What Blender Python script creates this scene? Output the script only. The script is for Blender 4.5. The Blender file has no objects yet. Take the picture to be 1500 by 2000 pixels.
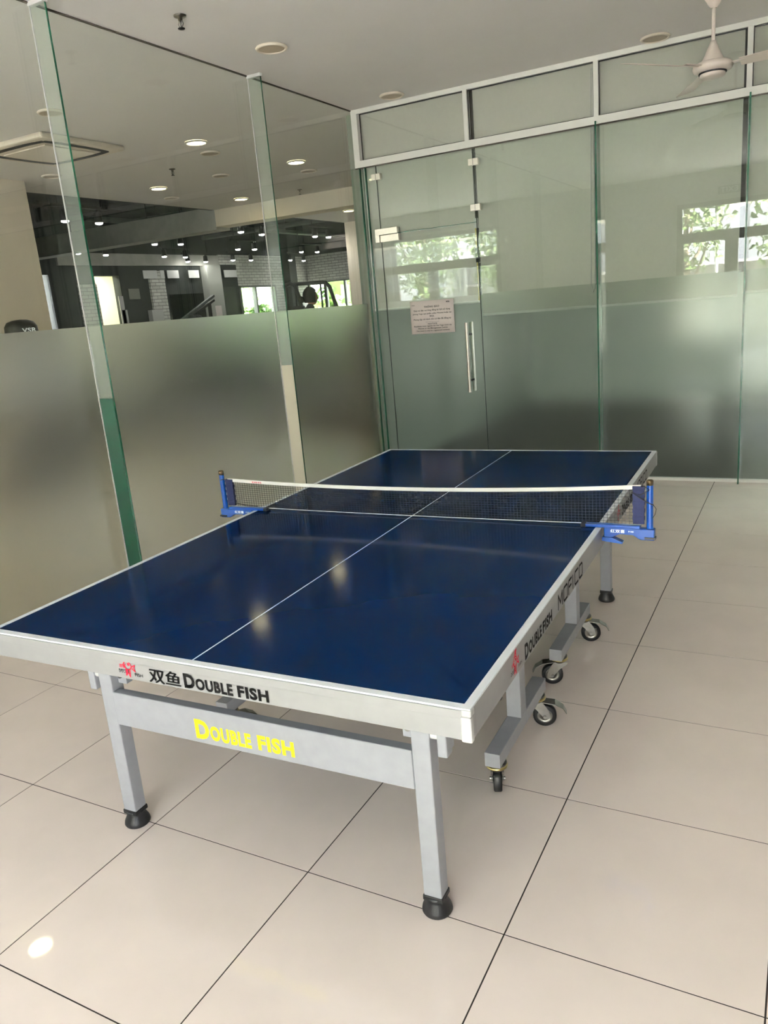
import bpy, math, random
from mathutils import Vector, Matrix
random.seed(7)
R = math.radians
sc = bpy.context.scene
col = sc.collection

# ------------------------------------------------------------------ camera, world, light, exposure
cam_d = bpy.data.cameras.new('camera')
cam = bpy.data.objects.new('camera', cam_d); col.objects.link(cam)
cam.location = (0.624, -1.557, 1.595)
cam.rotation_euler = (1.3112150, 0.0846135, 0.4867432)
cam_d.sensor_fit = 'VERTICAL'; cam_d.sensor_height = 24.0
cam_d.lens = 24.0 * 1521.128 / 2000.0
cam_d.clip_start = 0.02; cam_d.clip_end = 300
sc.camera = cam
sc.view_settings.view_transform = 'Standard'
sc.view_settings.look = 'None'
sc.view_settings.gamma = 1.0
sc.view_settings.use_curve_mapping = False
sc.view_settings.exposure = 1.58
sc.cycles.max_bounces = 7
sc.cycles.adaptive_threshold = 0.05
sc.cycles.diffuse_bounces = 4
sc.cycles.glossy_bounces = 4
sc.cycles.transmission_bounces = 8
sc.cycles.transparent_max_bounces = 22
sc.cycles.caustics_reflective = False
sc.cycles.caustics_refractive = True
sc.cycles.sample_clamp_indirect = 6.0
sc.cycles.use_denoising = True

world = bpy.data.worlds.new('sky'); sc.world = world
world.use_nodes = True
wn = world.node_tree.nodes; wl = world.node_tree.links
bg = wn['Background']
sky = wn.new('ShaderNodeTexSky'); sky.sky_type = 'NISHITA'
sky.sun_disc = False; sky.sun_elevation = R(58); sky.sun_rotation = R(80)
sky.air_density = 1.2; sky.dust_density = 3.0
wm = wn.new('ShaderNodeMixRGB'); wm.inputs[0].default_value = 0.8
wl.new(sky.outputs[0], wm.inputs[1]); wm.inputs[2].default_value = (4.0, 4.0, 4.35, 1)
wl.new(wm.outputs[0], bg.inputs[0]); bg.inputs[1].default_value = 1.0

sun_d = bpy.data.lights.new('sun', 'SUN'); sun = bpy.data.objects.new('sun', sun_d); col.objects.link(sun)
sun_d.energy = 175.0; sun_d.angle = R(1.0); sun_d.color = (1.0, 0.945, 0.90)
sun.rotation_euler = Vector((-0.7, -0.14, -1.0)).to_track_quat('-Z', 'Y').to_euler()

def portal(name, loc, direction, sx, sy):
    d = bpy.data.lights.new(name, 'AREA'); d.shape = 'RECTANGLE'; d.size = sx; d.size_y = sy
    o = bpy.data.objects.new(name, d); col.objects.link(o)
    o.location = loc; o.rotation_euler = Vector(direction).to_track_quat('-Z', 'Z').to_euler()
    d.cycles.is_portal = True
    return o

# ------------------------------------------------------------------ dimensions (metres)
XL, XR, YB, YR, ZC = -3.042, 2.434, 5.06, -3.042, 3.27
T = 0.6084
GX0, GX1, GY0, GY1, GZ = -12.9, -7.78, 5.0, 19.2, 4.1      # gym
portal('portal_room_window', (0.25, YR - 0.2, 1.4), (0, 1, 0), 3.4, 2.8)
portal('portal_hall_window', (-5.77, YR - 0.2, 1.4), (0, 1, 0), 2.35, 2.85)

# ------------------------------------------------------------------ material helpers
def lin(c):
    return tuple(((v / 255) / 12.92 if v / 255 <= 0.04045 else ((v / 255 + 0.055) / 1.055) ** 2.4) for v in c) + (1,)
MATS = {}
def mat(name, rgb, rough=0.5, metal=0.0, spec=0.5, noise=0.0, scale=20.0, bump=0.0, bscale=200.0, emit=None, es=0.0, coat=0.0):
    if name in MATS: return MATS[name]
    m = bpy.data.materials.new(name); m.use_nodes = True
    n = m.node_tree.nodes; l = m.node_tree.links; b = n['Principled BSDF']
    b.inputs['Base Color'].default_value = lin(rgb); b.inputs['Roughness'].default_value = rough
    b.inputs['Metallic'].default_value = metal; b.inputs['Specular IOR Level'].default_value = spec
    b.inputs['Coat Weight'].default_value = coat; b.inputs['Coat Roughness'].default_value = 0.05
    tc = n.new('ShaderNodeTexCoord')
    if noise:
        t = n.new('ShaderNodeTexNoise'); t.inputs['Scale'].default_value = scale; t.inputs['Detail'].default_value = 5
        l.new(tc.outputs['Object'], t.inputs['Vector'])
        cr = n.new('ShaderNodeValToRGB'); c = lin(rgb)
        cr.color_ramp.elements[0].position = 0.3; cr.color_ramp.elements[1].position = 0.7
        cr.color_ramp.elements[0].color = tuple(max(0, v * (1 - noise)) for v in c[:3]) + (1,)
        cr.color_ramp.elements[1].color = tuple(min(1, v * (1 + noise)) for v in c[:3]) + (1,)
        l.new(t.outputs['Fac'], cr.inputs['Fac']); l.new(cr.outputs['Color'], b.inputs['Base Color'])
    if bump:
        t2 = n.new('ShaderNodeTexNoise'); t2.inputs['Scale'].default_value = bscale
        l.new(tc.outputs['Object'], t2.inputs['Vector'])
        bp = n.new('ShaderNodeBump'); bp.inputs['Strength'].default_value = bump; bp.inputs['Distance'].default_value = 0.002
        l.new(t2.outputs['Fac'], bp.inputs['Height']); l.new(bp.outputs['Normal'], b.inputs['Normal'])
    if emit:
        b.inputs['Emission Color'].default_value = lin(emit); b.inputs['Emission Strength'].default_value = es
    MATS[name] = m
    return m

def glass_mat(name, tint, haze=0.0, hcol=None):
    m = bpy.data.materials.new(name); m.use_nodes = True
    n = m.node_tree.nodes; l = m.node_tree.links; n.remove(n['Principled BSDF']); out = n['Material Output']
    lw = n.new('ShaderNodeLayerWeight'); lw.inputs['Blend'].default_value = 0.5
    pw = n.new('ShaderNodeMath'); pw.operation = 'POWER'; pw.inputs[1].default_value = 5.0
    l.new(lw.outputs['Facing'], pw.inputs[0])
    ma = n.new('ShaderNodeMath'); ma.operation = 'MULTIPLY_ADD'; ma.inputs[1].default_value = 0.955; ma.inputs[2].default_value = 0.045
    l.new(pw.outputs[0], ma.inputs[0])
    tr = n.new('ShaderNodeBsdfTransparent'); tr.inputs[0].default_value = tint
    gl = n.new('ShaderNodeBsdfGlossy'); gl.inputs['Color'].default_value = (1, 1, 1, 1); gl.inputs['Roughness'].default_value = 0.0
    mx = n.new('ShaderNodeMixShader')
    l.new(ma.outputs[0], mx.inputs[0]); l.new(tr.outputs[0], mx.inputs[1]); l.new(gl.outputs[0], mx.inputs[2])
    l.new(mx.outputs[0], out.inputs[0]); MATS[name] = m
    if haze:
        df = n.new('ShaderNodeBsdfDiffuse'); df.inputs[0].default_value = hcol
        m2 = n.new('ShaderNodeMixShader'); m2.inputs[0].default_value = haze
        l.new(mx.outputs[0], m2.inputs[1]); l.new(df.outputs[0], m2.inputs[2]); l.new(m2.outputs[0], out.inputs[0])
    return m

def film_mat(name, tint, white, haze, rough, ior=1.32):
    m = bpy.data.materials.new(name); m.use_nodes = True
    n = m.node_tree.nodes; l = m.node_tree.links; n.remove(n['Principled BSDF']); out = n['Material Output']
    rf = n.new('ShaderNodeBsdfRefraction'); rf.inputs['Color'].default_value = tint
    rf.inputs['Roughness'].default_value = rough; rf.inputs['IOR'].default_value = ior
    df = n.new('ShaderNodeBsdfDiffuse'); df.inputs['Color'].default_value = white
    mx = n.new('ShaderNodeMixShader'); mx.inputs[0].default_value = haze
    l.new(rf.outputs[0], mx.inputs[1]); l.new(df.outputs[0], mx.inputs[2])
    l.new(mx.outputs[0], out.inputs[0]); MATS[name] = m
    return m

GLASS = glass_mat('clear_glass', (0.965, 0.98, 0.968, 1))
GLASSG = glass_mat('green_tinted_glass', (0.935, 0.968, 0.945, 1))
FILM = film_mat('frosted_film', (0.92, 0.92, 0.9, 1), (0.5, 0.5, 0.46, 1), 0.03, 0.36)
FILM2 = film_mat('frosted_film_back', (0.95, 0.965, 0.95, 1), (0.5, 0.52, 0.48, 1), 0.03, 0.27)
FINGLASS = glass_mat('glass_fin', (0.935, 0.968, 0.945, 1), 0.10, (0.62, 0.7, 0.62, 1))
GEDGE = mat('green_glass_edge', (28, 84, 62), 0.15)
WHITE = mat('white_paint', (230, 228, 225), 0.7, noise=0.03, scale=3)
CEIL = mat('ceiling_paint', (232, 229, 225), 0.85, noise=0.02, scale=2)
BEIGE = mat('beige_paint', (234, 223, 205), 0.75, noise=0.03, scale=3)
ALU = mat('white_powder_coat', (228, 228, 222), 0.35, noise=0.02, scale=8)
STEEL = mat('brushed_steel', (222, 216, 206), 0.38, 0.9, noise=0.05, scale=90)
CHROME = mat('zinc_metal', (142, 140, 134), 0.3, 1.0, noise=0.1, scale=60)
BRASS = mat('yellow_zinc', (196, 180, 128), 0.28, 1.0, noise=0.1, scale=60)
RUBBER = mat('black_rubber', (22, 22, 24), 0.45, bump=0.1)
BLACK = mat('black_metal', (20, 20, 21), 0.5, noise=0.1)
DARK = mat('charcoal_paint', (46, 50, 49), 0.85, noise=0.1, scale=5)
FRAME = mat('grey_table_frame', (150, 152, 156), 0.38, noise=0.04, scale=30)
APRON = mat('white_table_apron', (134, 134, 133), 0.42, noise=0.04, scale=25)
PLASTIC = mat('white_plastic', (204, 204, 202), 0.3)
LINE = mat('white_line_paint', (214, 220, 224), 0.35)
UNDER = mat('table_underside', (60, 60, 60), 0.8)
TEXTK = mat('black_print', (14, 14, 14), 0.7, spec=0.1)
TEXTR = mat('red_print', (186, 24, 48), 0.7, spec=0.1)
TEXTY = mat('yellow_print', (250, 232, 20), 0.45)
TEXTW = mat('white_print', (240, 245, 250), 0.5)
CLAMP = mat('blue_enamel', (5, 62, 138), 0.28, coat=0.3)
NAVY = mat('navy_fabric', (20, 30, 70), 0.8, bump=0.3)
NETM = mat('dark_net_cord', (24, 26, 36), 0.7)
TAPE = mat('white_net_tape', (222, 222, 214), 0.7)
PAPER = mat('white_paper', (236, 226, 224), 0.8)
BLIND = mat('grey_blind_fabric', (206, 203, 194), 0.9, noise=0.02, scale=30, bump=0.1, bscale=600)
CREAM = mat('cream_plastic', (226, 216, 200), 0.4)
FANW = mat('white_fan_enamel', (228, 216, 206), 0.35)
SKIN = mat('skin', (176, 128, 100), 0.6)
HAIR = mat('black_hair', (16, 14, 14), 0.6, bump=0.5, bscale=90)
CLOTH = mat('dark_clothes', (28, 28, 32), 0.9, noise=0.1)
LAMP_ON = mat('lit_diffuser', (255, 250, 235), 0.5, emit=(255, 238, 186), es=14.0)
LAMP_OFF = mat('unlit_diffuser', (186, 172, 150), 0.5)
SPOT_ON = mat('lit_spot_lens', (255, 255, 250), 0.5, emit=(255, 252, 244), es=55.0)

# lacquered blue table top: diffuse paint under a thin satin sheen
def blue_top():
    m = bpy.data.materials.new('blue_table_top'); m.use_nodes = True
    n = m.node_tree.nodes; l = m.node_tree.links; n.remove(n['Principled BSDF']); out = n['Material Output']
    tc = n.new('ShaderNodeTexCoord'); t = n.new('ShaderNodeTexNoise'); t.inputs['Scale'].default_value = 3.0; t.inputs['Detail'].default_value = 5
    l.new(tc.outputs['Object'], t.inputs['Vector'])
    cr = n.new('ShaderNodeValToRGB'); cr.color_ramp.elements[0].color = lin((1, 22, 53)); cr.color_ramp.elements[1].color = lin((2, 26, 59))
    l.new(t.outputs['Fac'], cr.inputs['Fac'])
    df = n.new('ShaderNodeBsdfDiffuse'); l.new(cr.outputs['Color'], df.inputs['Color'])
    gl = n.new('ShaderNodeBsdfGlossy'); gl.inputs['Roughness'].default_value = 0.1; gl.inputs['Color'].default_value = (1, 1, 1, 1)
    lw = n.new('ShaderNodeLayerWeight'); lw.inputs['Blend'].default_value = 0.5
    pw = n.new('ShaderNodeMath'); pw.operation = 'POWER'; pw.inputs[1].default_value = 4.0; l.new(lw.outputs['Facing'], pw.inputs[0])
    ma = n.new('ShaderNodeMath'); ma.operation = 'MULTIPLY_ADD'; ma.inputs[1].default_value = 0.24; ma.inputs[2].default_value = 0.008; l.new(pw.outputs[0], ma.inputs[0])
    mx = n.new('ShaderNodeMixShader'); l.new(ma.outputs[0], mx.inputs[0]); l.new(df.outputs[0], mx.inputs[1]); l.new(gl.outputs[0], mx.inputs[2])
    l.new(mx.outputs[0], out.inputs[0]); return m
BLUE = blue_top()
# polished porcelain tile
TILE = mat('beige_porcelain', (228, 215, 205), 0.035, noise=0.035, scale=4.0)
TILE.node_tree.nodes['Principled BSDF'].inputs['Specular IOR Level'].default_value = 0.6
GROUT = mat('dark_grout', (46, 38, 32), 0.9, noise=0.1)
GYMFLOOR = mat('gym_floor_vinyl', (58, 56, 54), 0.6, noise=0.15, scale=10)
WOODF = mat('dark_wood_floor', (46, 42, 34), 0.35, noise=0.2, scale=6)
PAVE = mat('concrete_paving', (198, 197, 196), 0.9, noise=0.1, scale=2)
LEAF1 = mat('leaf_green', (84, 104, 58), 0.6, noise=0.3, scale=5)
LEAF2 = mat('bright_leaf_green', (70, 100, 36), 0.6, noise=0.3, scale=5)
BARK = mat('grey_bark', (96, 84, 70), 0.9, noise=0.3, scale=20)

def brick_mat(name, c1, c2, mortar, bw, bh):
    m = bpy.data.materials.new(name); m.use_nodes = True
    n = m.node_tree.nodes; l = m.node_tree.links; b = n['Principled BSDF']; b.inputs['Roughness'].default_value = 0.9
    tc = n.new('ShaderNodeTexCoord'); sp = n.new('ShaderNodeSeparateXYZ'); l.new(tc.outputs['Object'], sp.inputs[0])
    ad = n.new('ShaderNodeMath'); ad.operation = 'ADD'; l.new(sp.outputs[0], ad.inputs[0]); l.new(sp.outputs[1], ad.inputs[1])
    cb = n.new('ShaderNodeCombineXYZ'); l.new(ad.outputs[0], cb.inputs[0]); l.new(sp.outputs[2], cb.inputs[1])
    br = n.new('ShaderNodeTexBrick'); l.new(cb.outputs[0], br.inputs['Vector'])
    br.inputs['Color1'].default_value = lin(c1); br.inputs['Color2'].default_value = lin(c2); br.inputs['Mortar'].default_value = lin(mortar)
    br.inputs['Scale'].default_value = 1.0; br.inputs['Brick Width'].default_value = bw; br.inputs['Row Height'].default_value = bh
    br.inputs['Mortar Size'].default_value = 0.006
    l.new(br.outputs['Color'], b.inputs['Base Color'])
    bp = n.new('ShaderNodeBump'); bp.inputs['Strength'].default_value = 0.8; bp.inputs['Distance'].default_value = 0.01
    l.new(br.outputs['Fac'], bp.inputs['Height']); bp.invert = True; l.new(bp.outputs['Normal'], b.inputs['Normal'])
    MATS[name] = m; return m
BRICK = brick_mat('white_brick', (226, 226, 220), (204, 204, 198), (130, 130, 126), 0.24, 0.075)
HALLTILE = brick_mat('hall_porcelain', (210, 198, 176), (204, 192, 170), (90, 78, 66), T, T)
HT = HALLTILE.node_tree.nodes
for nd in HT:
    if nd.type == 'COMBXYZ': _c = nd
    if nd.type == 'TEX_COORD': _t = nd
    if nd.type == 'TEX_BRICK': _b = nd
HALLTILE.node_tree.links.new(_t.outputs['Object'], _b.inputs['Vector']); _b.offset = 0.0
for nd in HT:
    if nd.type == 'BSDF_PRINCIPLED': nd.inputs['Roughness'].default_value = 0.2

# ------------------------------------------------------------------ geometry helpers
class MB:
    def __init__(s): s.v = []; s.f = []; s.sm = []
    def add(s, vs, fs, smooth=False):
        o = len(s.v); s.v += [tuple(v) for v in vs]
        for f in fs: s.f.append(tuple(i + o for i in f)); s.sm.append(smooth)
        return s
    def box(s, x0, x1, y0, y1, z0, z1):
        return s.add([(x0,y0,z0),(x1,y0,z0),(x1,y1,z0),(x0,y1,z0),(x0,y0,z1),(x1,y0,z1),(x1,y1,z1),(x0,y1,z1)],
                     [(0,3,2,1),(4,5,6,7),(0,1,5,4),(1,2,6,5),(2,3,7,6),(3,0,4,7)])
    def bar(s, a, b, w, h, up=(0,0,1)):
        a = Vector(a); b = Vector(b); d = (b - a).normalized(); u = Vector(up)
        if abs(d.dot(u)) > 0.99: u = Vector((0,1,0))
        r = d.cross(u).normalized() * (w / 2); q = r.cross(d).normalized() * (h / 2)
        vs = [a-r-q, a+r-q, a+r+q, a-r+q, b-r-q, b+r-q, b+r+q, b-r+q]
        return s.add(vs, [(0,1,2,3),(7,6,5,4),(0,4,5,1),(1,5,6,2),(2,6,7,3),(3,7,4,0)])
    def tube(s, pts, r, n=10, closed=False):
        pts = [Vector(p) for p in pts]; rs = r if isinstance(r, (list, tuple)) else [r] * len(pts)
        rings = []; prev = None
        for i, p in enumerate(pts):
            d = (pts[min(i+1, len(pts)-1)] - pts[max(i-1, 0)]).normalized()
            if prev is None:
                u = Vector((0,0,1)) if abs(d.z) < 0.9 else Vector((1,0,0)); x = d.cross(u).normalized()
            else: x = (prev - d * prev.dot(d)).normalized()
            prev = x; y = d.cross(x)
            rings.append([p + (x * math.cos(2*math.pi*k/n) + y * math.sin(2*math.pi*k/n)) * rs[i] for k in range(n)])
        vs = [v for rg in rings for v in rg]; fs = []
        for i in range(len(pts) - 1):
            for k in range(n): fs.append((i*n+k, i*n+(k+1)%n, (i+1)*n+(k+1)%n, (i+1)*n+k))
        s.add(vs, fs, True)
        s.add(rings[0], [tuple(reversed(range(n)))]); s.add(rings[-1], [tuple(range(n))])
        return s
    def lathe(s, prof, n=24, o=(0,0,0), ax='z'):
        vs = []; fs = []; o = Vector(o)
        for (r, z) in prof:
            for k in range(n):
                a = 2*math.pi*k/n; c, d = r*math.cos(a), r*math.sin(a)
                vs.append(o + Vector((c,d,z) if ax == 'z' else ((z,c,d) if ax == 'x' else (c,z,d))))
        for i in range(len(prof) - 1):
            for k in range(n): fs.append((i*n+k, i*n+(k+1)%n, (i+1)*n+(k+1)%n, (i+1)*n+k))
        return s.add(vs, fs, True)
    def prism(s, poly, fn, t):
        n = len(poly); vs = [fn(p[0], p[1], 0) for p in poly] + [fn(p[0], p[1], t) for p in poly]
        fs = [tuple(reversed(range(n))), tuple(range(n, 2*n))] + [(i, (i+1)%n, (i+1)%n+n, i+n) for i in range(n)]
        return s.add(vs, fs)
    def build(s, name, m, parent=None, bevel=0.0, loc=None, seg=2):
        me = bpy.data.meshes.new(name); me.from_pydata(s.v, [], s.f)
        me.polygons.foreach_set('use_smooth', s.sm); me.materials.append(m); me.validate(); me.update()
        o = bpy.data.objects.new(name, me); col.objects.link(o)
        if parent: o.parent = parent
        if loc: o.location = loc
        import bmesh
        b = bmesh.new(); b.from_mesh(me); bmesh.ops.recalc_face_normals(b, faces=b.faces); b.to_mesh(me); b.free()
        if bevel:
            md = o.modifiers.new('bevel', 'BEVEL'); md.width = bevel; md.segments = seg; md.limit_method = 'ANGLE'
        return o
def bx(name, m, parent, x0, x1, y0, y1, z0, z1, bevel=0.0): return MB().box(x0,x1,y0,y1,z0,z1).build(name, m, parent, bevel)
def empty(name, loc=(0,0,0), rz=0.0):
    o = bpy.data.objects.new(name, None); col.objects.link(o); o.location = loc; o.rotation_euler = (0,0,rz); o.empty_display_size = 0.1
    return o
def tag(o, label, cat, group=None, kind=None):
    o['label'] = label; o['category'] = cat
    if group: o['group'] = group
    if kind: o['kind'] = kind
    return o
def struct(o, label=None):
    o['kind'] = 'structure'
    if label: o['label'] = label
    return o
def copy_tree(o, parent=None):
    c = o.copy(); col.objects.link(c); c.parent = parent
    for ch in list(o.children): copy_tree(ch, c)
    return c
def text(name, body, m, parent, origin, u, v, w=None, h=None, off=0.0, ext=0.0004, align='LEFT', size=1.0, shear=0.0):
    cu = bpy.data.curves.new(name, 'FONT'); cu.body = body; cu.size = 1.0; cu.offset = off; cu.align_x = align; cu.resolution_u = 3; cu.shear = shear; cu.space_character = 1.0 + off * 2.2
    ob = bpy.data.objects.new(name, cu); col.objects.link(ob)
    bpy.context.view_layer.update()
    me = bpy.data.meshes.new_from_object(ob.evaluated_get(bpy.context.evaluated_depsgraph_get()))
    bpy.data.objects.remove(ob); bpy.data.curves.remove(cu)
    me.name = name
    xs = [q.co.x for q in me.vertices]; ys = [q.co.y for q in me.vertices]
    if not xs: xs = [0, 1]; ys = [0, 1]
    x0, x1, y0, y1 = min(xs), max(xs), min(ys), max(ys)
    sx = (w / (x1 - x0)) if w else size; sy = (h / (y1 - y0)) if h else sx if not size != 1.0 else size
    u = Vector(u).normalized(); v = Vector(v).normalized(); nn = u.cross(v); og = Vector(origin)
    for q in me.vertices:
        a = (q.co.x - (x0 if w else 0)) * sx; b = (q.co.y - (y0 if h else 0)) * sy
        q.co = og + u * a + v * b + nn * (ext)
    me.materials.clear(); me.materials.append(m)
    o = bpy.data.objects.new(name, me); col.objects.link(o); o.parent = parent
    return o
def join_text(objs, name, parent):
    vs = []; fs = []; m = objs[0].data.materials[0]
    for o in objs:
        k = len(vs); vs += [tuple(q.co) for q in o.data.vertices]; fs += [tuple(i + k for i in p.vertices) for p in o.data.polygons]
    for o in objs: bpy.data.objects.remove(o)
    me = bpy.data.meshes.new(name); me.from_pydata(vs, [], fs); me.materials.append(m)
    o = bpy.data.objects.new(name, me); col.objects.link(o); o.parent = parent
    return o

# ------------------------------------------------------------------ floor of separate tiles
floor = struct(bx('floor', GROUT, None, XL - 0.02, XR, YR, YB + 0.02, -0.06, -0.0014), 'polished beige square floor tiles with dark thin joints')
tile_me = {}
def tile(x0, x1, y0, y1):
    w, d = round(x1 - x0, 4), round(y1 - y0, 4)
    key = (w, d)
    if key not in tile_me:
        o = bx('tile', TILE, floor, -w/2, w/2, -d/2, d/2, -0.0013, 0.0)
        tile_me[key] = o
    else:
        o = tile_me[key].copy(); col.objects.link(o)
    o.parent = floor; o.location = ((x0+x1)/2, (y0+y1)/2, 0)
g = 0.0021
for i in range(-5, 4):
    for j in range(-5, 9):
        y1 = min((j+1)*T - g, YB - 0.004)
        if y1 - j*T > 0.05: tile(i*T + g, (i+1)*T - g, j*T + g, y1)
struct(bx('floor_hall', HALLTILE, None, GX1, XL - 0.02, YR, 12.9, -0.06, 0.0), 'beige tiled floor of the hall beyond the glass')
struct(bx('floor_gym', GYMFLOOR, None, GX0, GX1, GY0, GY1, -0.06, 0.0), 'dark gym floor')
struct(bx('floor_yoga_room', WOODF, None, XL - 0.02, 4.0, YB + 0.02, 10.0, -0.06, 0.0), 'dark wooden floor of the room behind the back glass')

# ------------------------------------------------------------------ ceilings, solid walls
struct(bx('ceiling', CEIL, None, GX1, 6.0, YR, 12.9, ZC, ZC + 0.12), 'plain off-white plaster ceiling')
struct(bx('ceiling_gym', DARK, None, GX0, GX1, GY0, GY1, GZ, GZ + 0.1), 'dark painted open gym ceiling')
struct(bx('wall_gym_fascia', DARK, None, GX1 - 0.06, GX1 - 0.002, GY0, GY1, ZC, GZ))
struct(bx('wall_right', mat('taupe_wall', (112, 104, 94), 0.8, noise=0.03, scale=3), None, 6.0, 6.15, YR - 0.18, YB, -0.06, ZC))
struct(bx('floor_east', HALLTILE, None, XR, 6.0, YR, YB, -0.06, 0.0))
struct(bx('trim_beam', BEIGE, None, GX1, XL - 0.05, 8.86, 9.2, 3.02, ZC), 'beige soffit beam across the hall ceiling')
struct(bx('trim_gym_beam', mat('grey_plaster', (186, 186, 180), 0.9, noise=0.12, scale=4), None, GX0, GX1 - 0.002, 8.86, 9.2, 2.98, 3.32), 'grey plaster beam in the gym')
struct(bx('wall_hall_pier', BEIGE, None, GX1, -7.2, 1.5, 4.9, 0, ZC), 'beige wall pier at the left edge of the hall')
struct(bx('wall_hall_west', WHITE, None, GX1 - 0.15, GX1, YR, 1.5, 0, ZC))
struct(bx('wall_hall_north', BEIGE, None, GX1, XL - 0.02, 12.9, 13.1, 0, ZC), 'beige end wall of the hall')
struct(bx('wall_yoga_west', mat('grey_green_paint', (120, 128, 113), 0.9), None, XL - 0.12, XL + 0.0, YB + 0.1, 12.9, 0, ZC))
struct(bx('wall_gym_south', DARK, None, GX0, GX1, GY0 - 0.15, GY0, 0, GZ))
struct(bx('wall_gym_east', DARK, None, GX1, GX1 + 0.12, 13.1, GY1, 0, GZ))

# yoga room behind the blinds
YW = mat('pale_green_paint', (204, 212, 198), 0.9)
struct(bx('wall_yoga_north', YW, None, XL, 4.0, 10.0, 10.15, 0, ZC))
struct(bx('wall_yoga_east', YW, None, 4.0, 4.15, YB, 10.0, 0, 0.9))
struct(bx('wall_yoga_east_top', YW, None, 4.0, 4.15, YB, 10.0, 2.45, ZC))
struct(bx('wall_yoga_south', WHITE, None, 3.36, 6.0, YB, YB + 0.12, 0, ZC))
struct(bx('wall_yoga_east_pier', YW, None, 4.0, 4.15, 8.2, 10.0, 0.9, 2.45))
portal('portal_yoga_window', (4.2, 6.65, 1.67), (-1, 0, 0), 3.1, 1.6)

# ------------------------------------------------------------------ rear wall with glazed door sets (seen in reflections)
WFRAME = mat('grey_window_frame', (120, 122, 118), 0.5)
def rear_wall():
    root = struct(empty('wall_rear', (0, YR, 0)), 'white wall with two glazed door sets')
    m = MB()
    m.box(XL, -1.46, -0.18, 0, 0, ZC).box(-4.60, XL, -0.18, 0, 0, ZC)
    m.box(GX1, -6.93, -0.18, 0, 0, ZC).box(1.95, 6.0, -0.18, 0, 0, ZC)
    m.box(-1.46, 1.95, -0.18, 0, 2.8, ZC).box(-6.93, -4.60, -0.18, 0, 2.86, ZC)
    m.build('plaster', WHITE, root)
    return root
rear_wall()
def glazed_set(n, x0, x1, head, opens, label):
    root = struct(empty('window_%d' % n, (0, YR, 0)), label)
    f = MB()
    f.box(x0, x0 + 0.08, -0.12, -0.04, 0, head).box(x1 - 0.08, x1, -0.12, -0.04, 0, head)
    f.box(x0, x1, -0.12, -0.04, head - 0.08, head).box(x0, x1, -0.12, -0.04, 2.17, 2.33)
    xs = [x0 + 0.08] + [v for o in opens for v in o] + [x1 - 0.08]
    for k in range(0, len(xs), 2): f.box(xs[k], xs[k+1], -0.115, -0.045, 0, 2.17)
    f.box(x0, x1, -0.12, -0.04, 0, 0.08)
    f.build('frame', WFRAME, root)
    t = MB(); t.box(x0 - 0.03, x0, -0.03, 0.012, 0, head + 0.03).box(x1, x1 + 0.03, -0.03, 0.012, 0, head + 0.03).box(x0 - 0.03, x1 + 0.03, -0.03, 0.012, head, head + 0.03)
    t.build('architrave', ALU, root)
    for a, b in opens: bx('pane', GLASS, root, a, b, -0.083, -0.077, 0.08, 2.17)
    bx('pane', GLASS, root, x0 + 0.08, x1 - 0.08, -0.083, -0.077, 2.33, head - 0.08)
    return root
glazed_set(1, -1.46, 1.95, 2.8, [(-1.35, -0.70), (-0.50, 0.15), (0.35, 1.0), (1.2, 1.85)], 'grey framed glazed doors with a transom light reflected in the glass')
glazed_set(2, -6.93, -4.60, 2.86, [(-6.82, -6.15), (-5.95, -5.32), (-5.12, -4.70)], 'grey framed glazed doors at the hall end reflected in the glass')
es = empty('exit_sign', (-0.65, YR + 0.03, 2.94)); tag(es, 'small green exit sign above the glazed doors, reflected in the glass', 'sign')
bx('sign_case', mat('sign_green', (60, 96, 74), 0.5), es, -0.17, 0.17, -0.03, 0.02, -0.06, 0.06, 0.004)
text('sign_lettering', 'EXIT', TEXTW, es, (0.13, 0.021, -0.04), (-1, 0, 0), (0, 0, 1), 0.26, 0.08, off=0.02)

# ------------------------------------------------------------------ left glass wall with fins
def left_wall():
    root = struct(empty('wall_left', (XL, 0, 0)), 'frameless glass partition with frosted lower half and glass fins')
    joints = [YR, -0.14, 1.71, 3.56, YB - 0.02]
    for a, b in zip(joints[:-1], joints[1:]):
        a2, b2 = a + 0.004, b - 0.004
        bx('glass_pane', GLASS, root, -0.012, 0.0, a2, b2, 0.02, ZC - 0.004)
        bx('frosted_film', FILM, root, 0.001, 0.003, a2, b2, 0.02, 1.62)
        bx('ceiling_seal', mat('dark_seal', (70, 64, 56), 0.8), root, -0.008, 0.006, a2, b2, ZC - 0.008, ZC - 0.0005)
    for k, y in enumerate(joints[1:4]):
        fin = bx('glass_fin', FINGLASS, root, 0.006, 0.112, y - 0.006, y + 0.006, 0.012, ZC - 0.012)
        if k == 1: fm, nm = mat('green_fin_film', (10, 64, 45), 0.35), 'green translucent film on the lower fin'
        else: fm, nm = mat('pale_fin_film', (222, 216, 196), 0.5), 'pale film on the lower fin'
        fo = bx('fin_film', fm, fin, 0.008, 0.112, y - 0.009, y - 0.0065, 0.012, 1.206); fo['label'] = nm
        bx('front_edge', GEDGE, fin, 0.1125, 0.1135, y - 0.006, y + 0.006, 0.012, ZC - 0.012)
        bx('silicone_joint', PLASTIC, fin, 0.0032, 0.0078, y - 0.014, y - 0.0065, 0.01, ZC - 0.01)
        bx('ceiling_channel', PLASTIC, fin, -0.002, 0.118, y - 0.016, y + 0.016, ZC - 0.022, ZC - 0.0005, 0.002)
    bx('floor_channel', ALU, root, -0.02, 0.012, YR, YB - 0.02, 0.0, 0.022)
left_wall()

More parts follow.
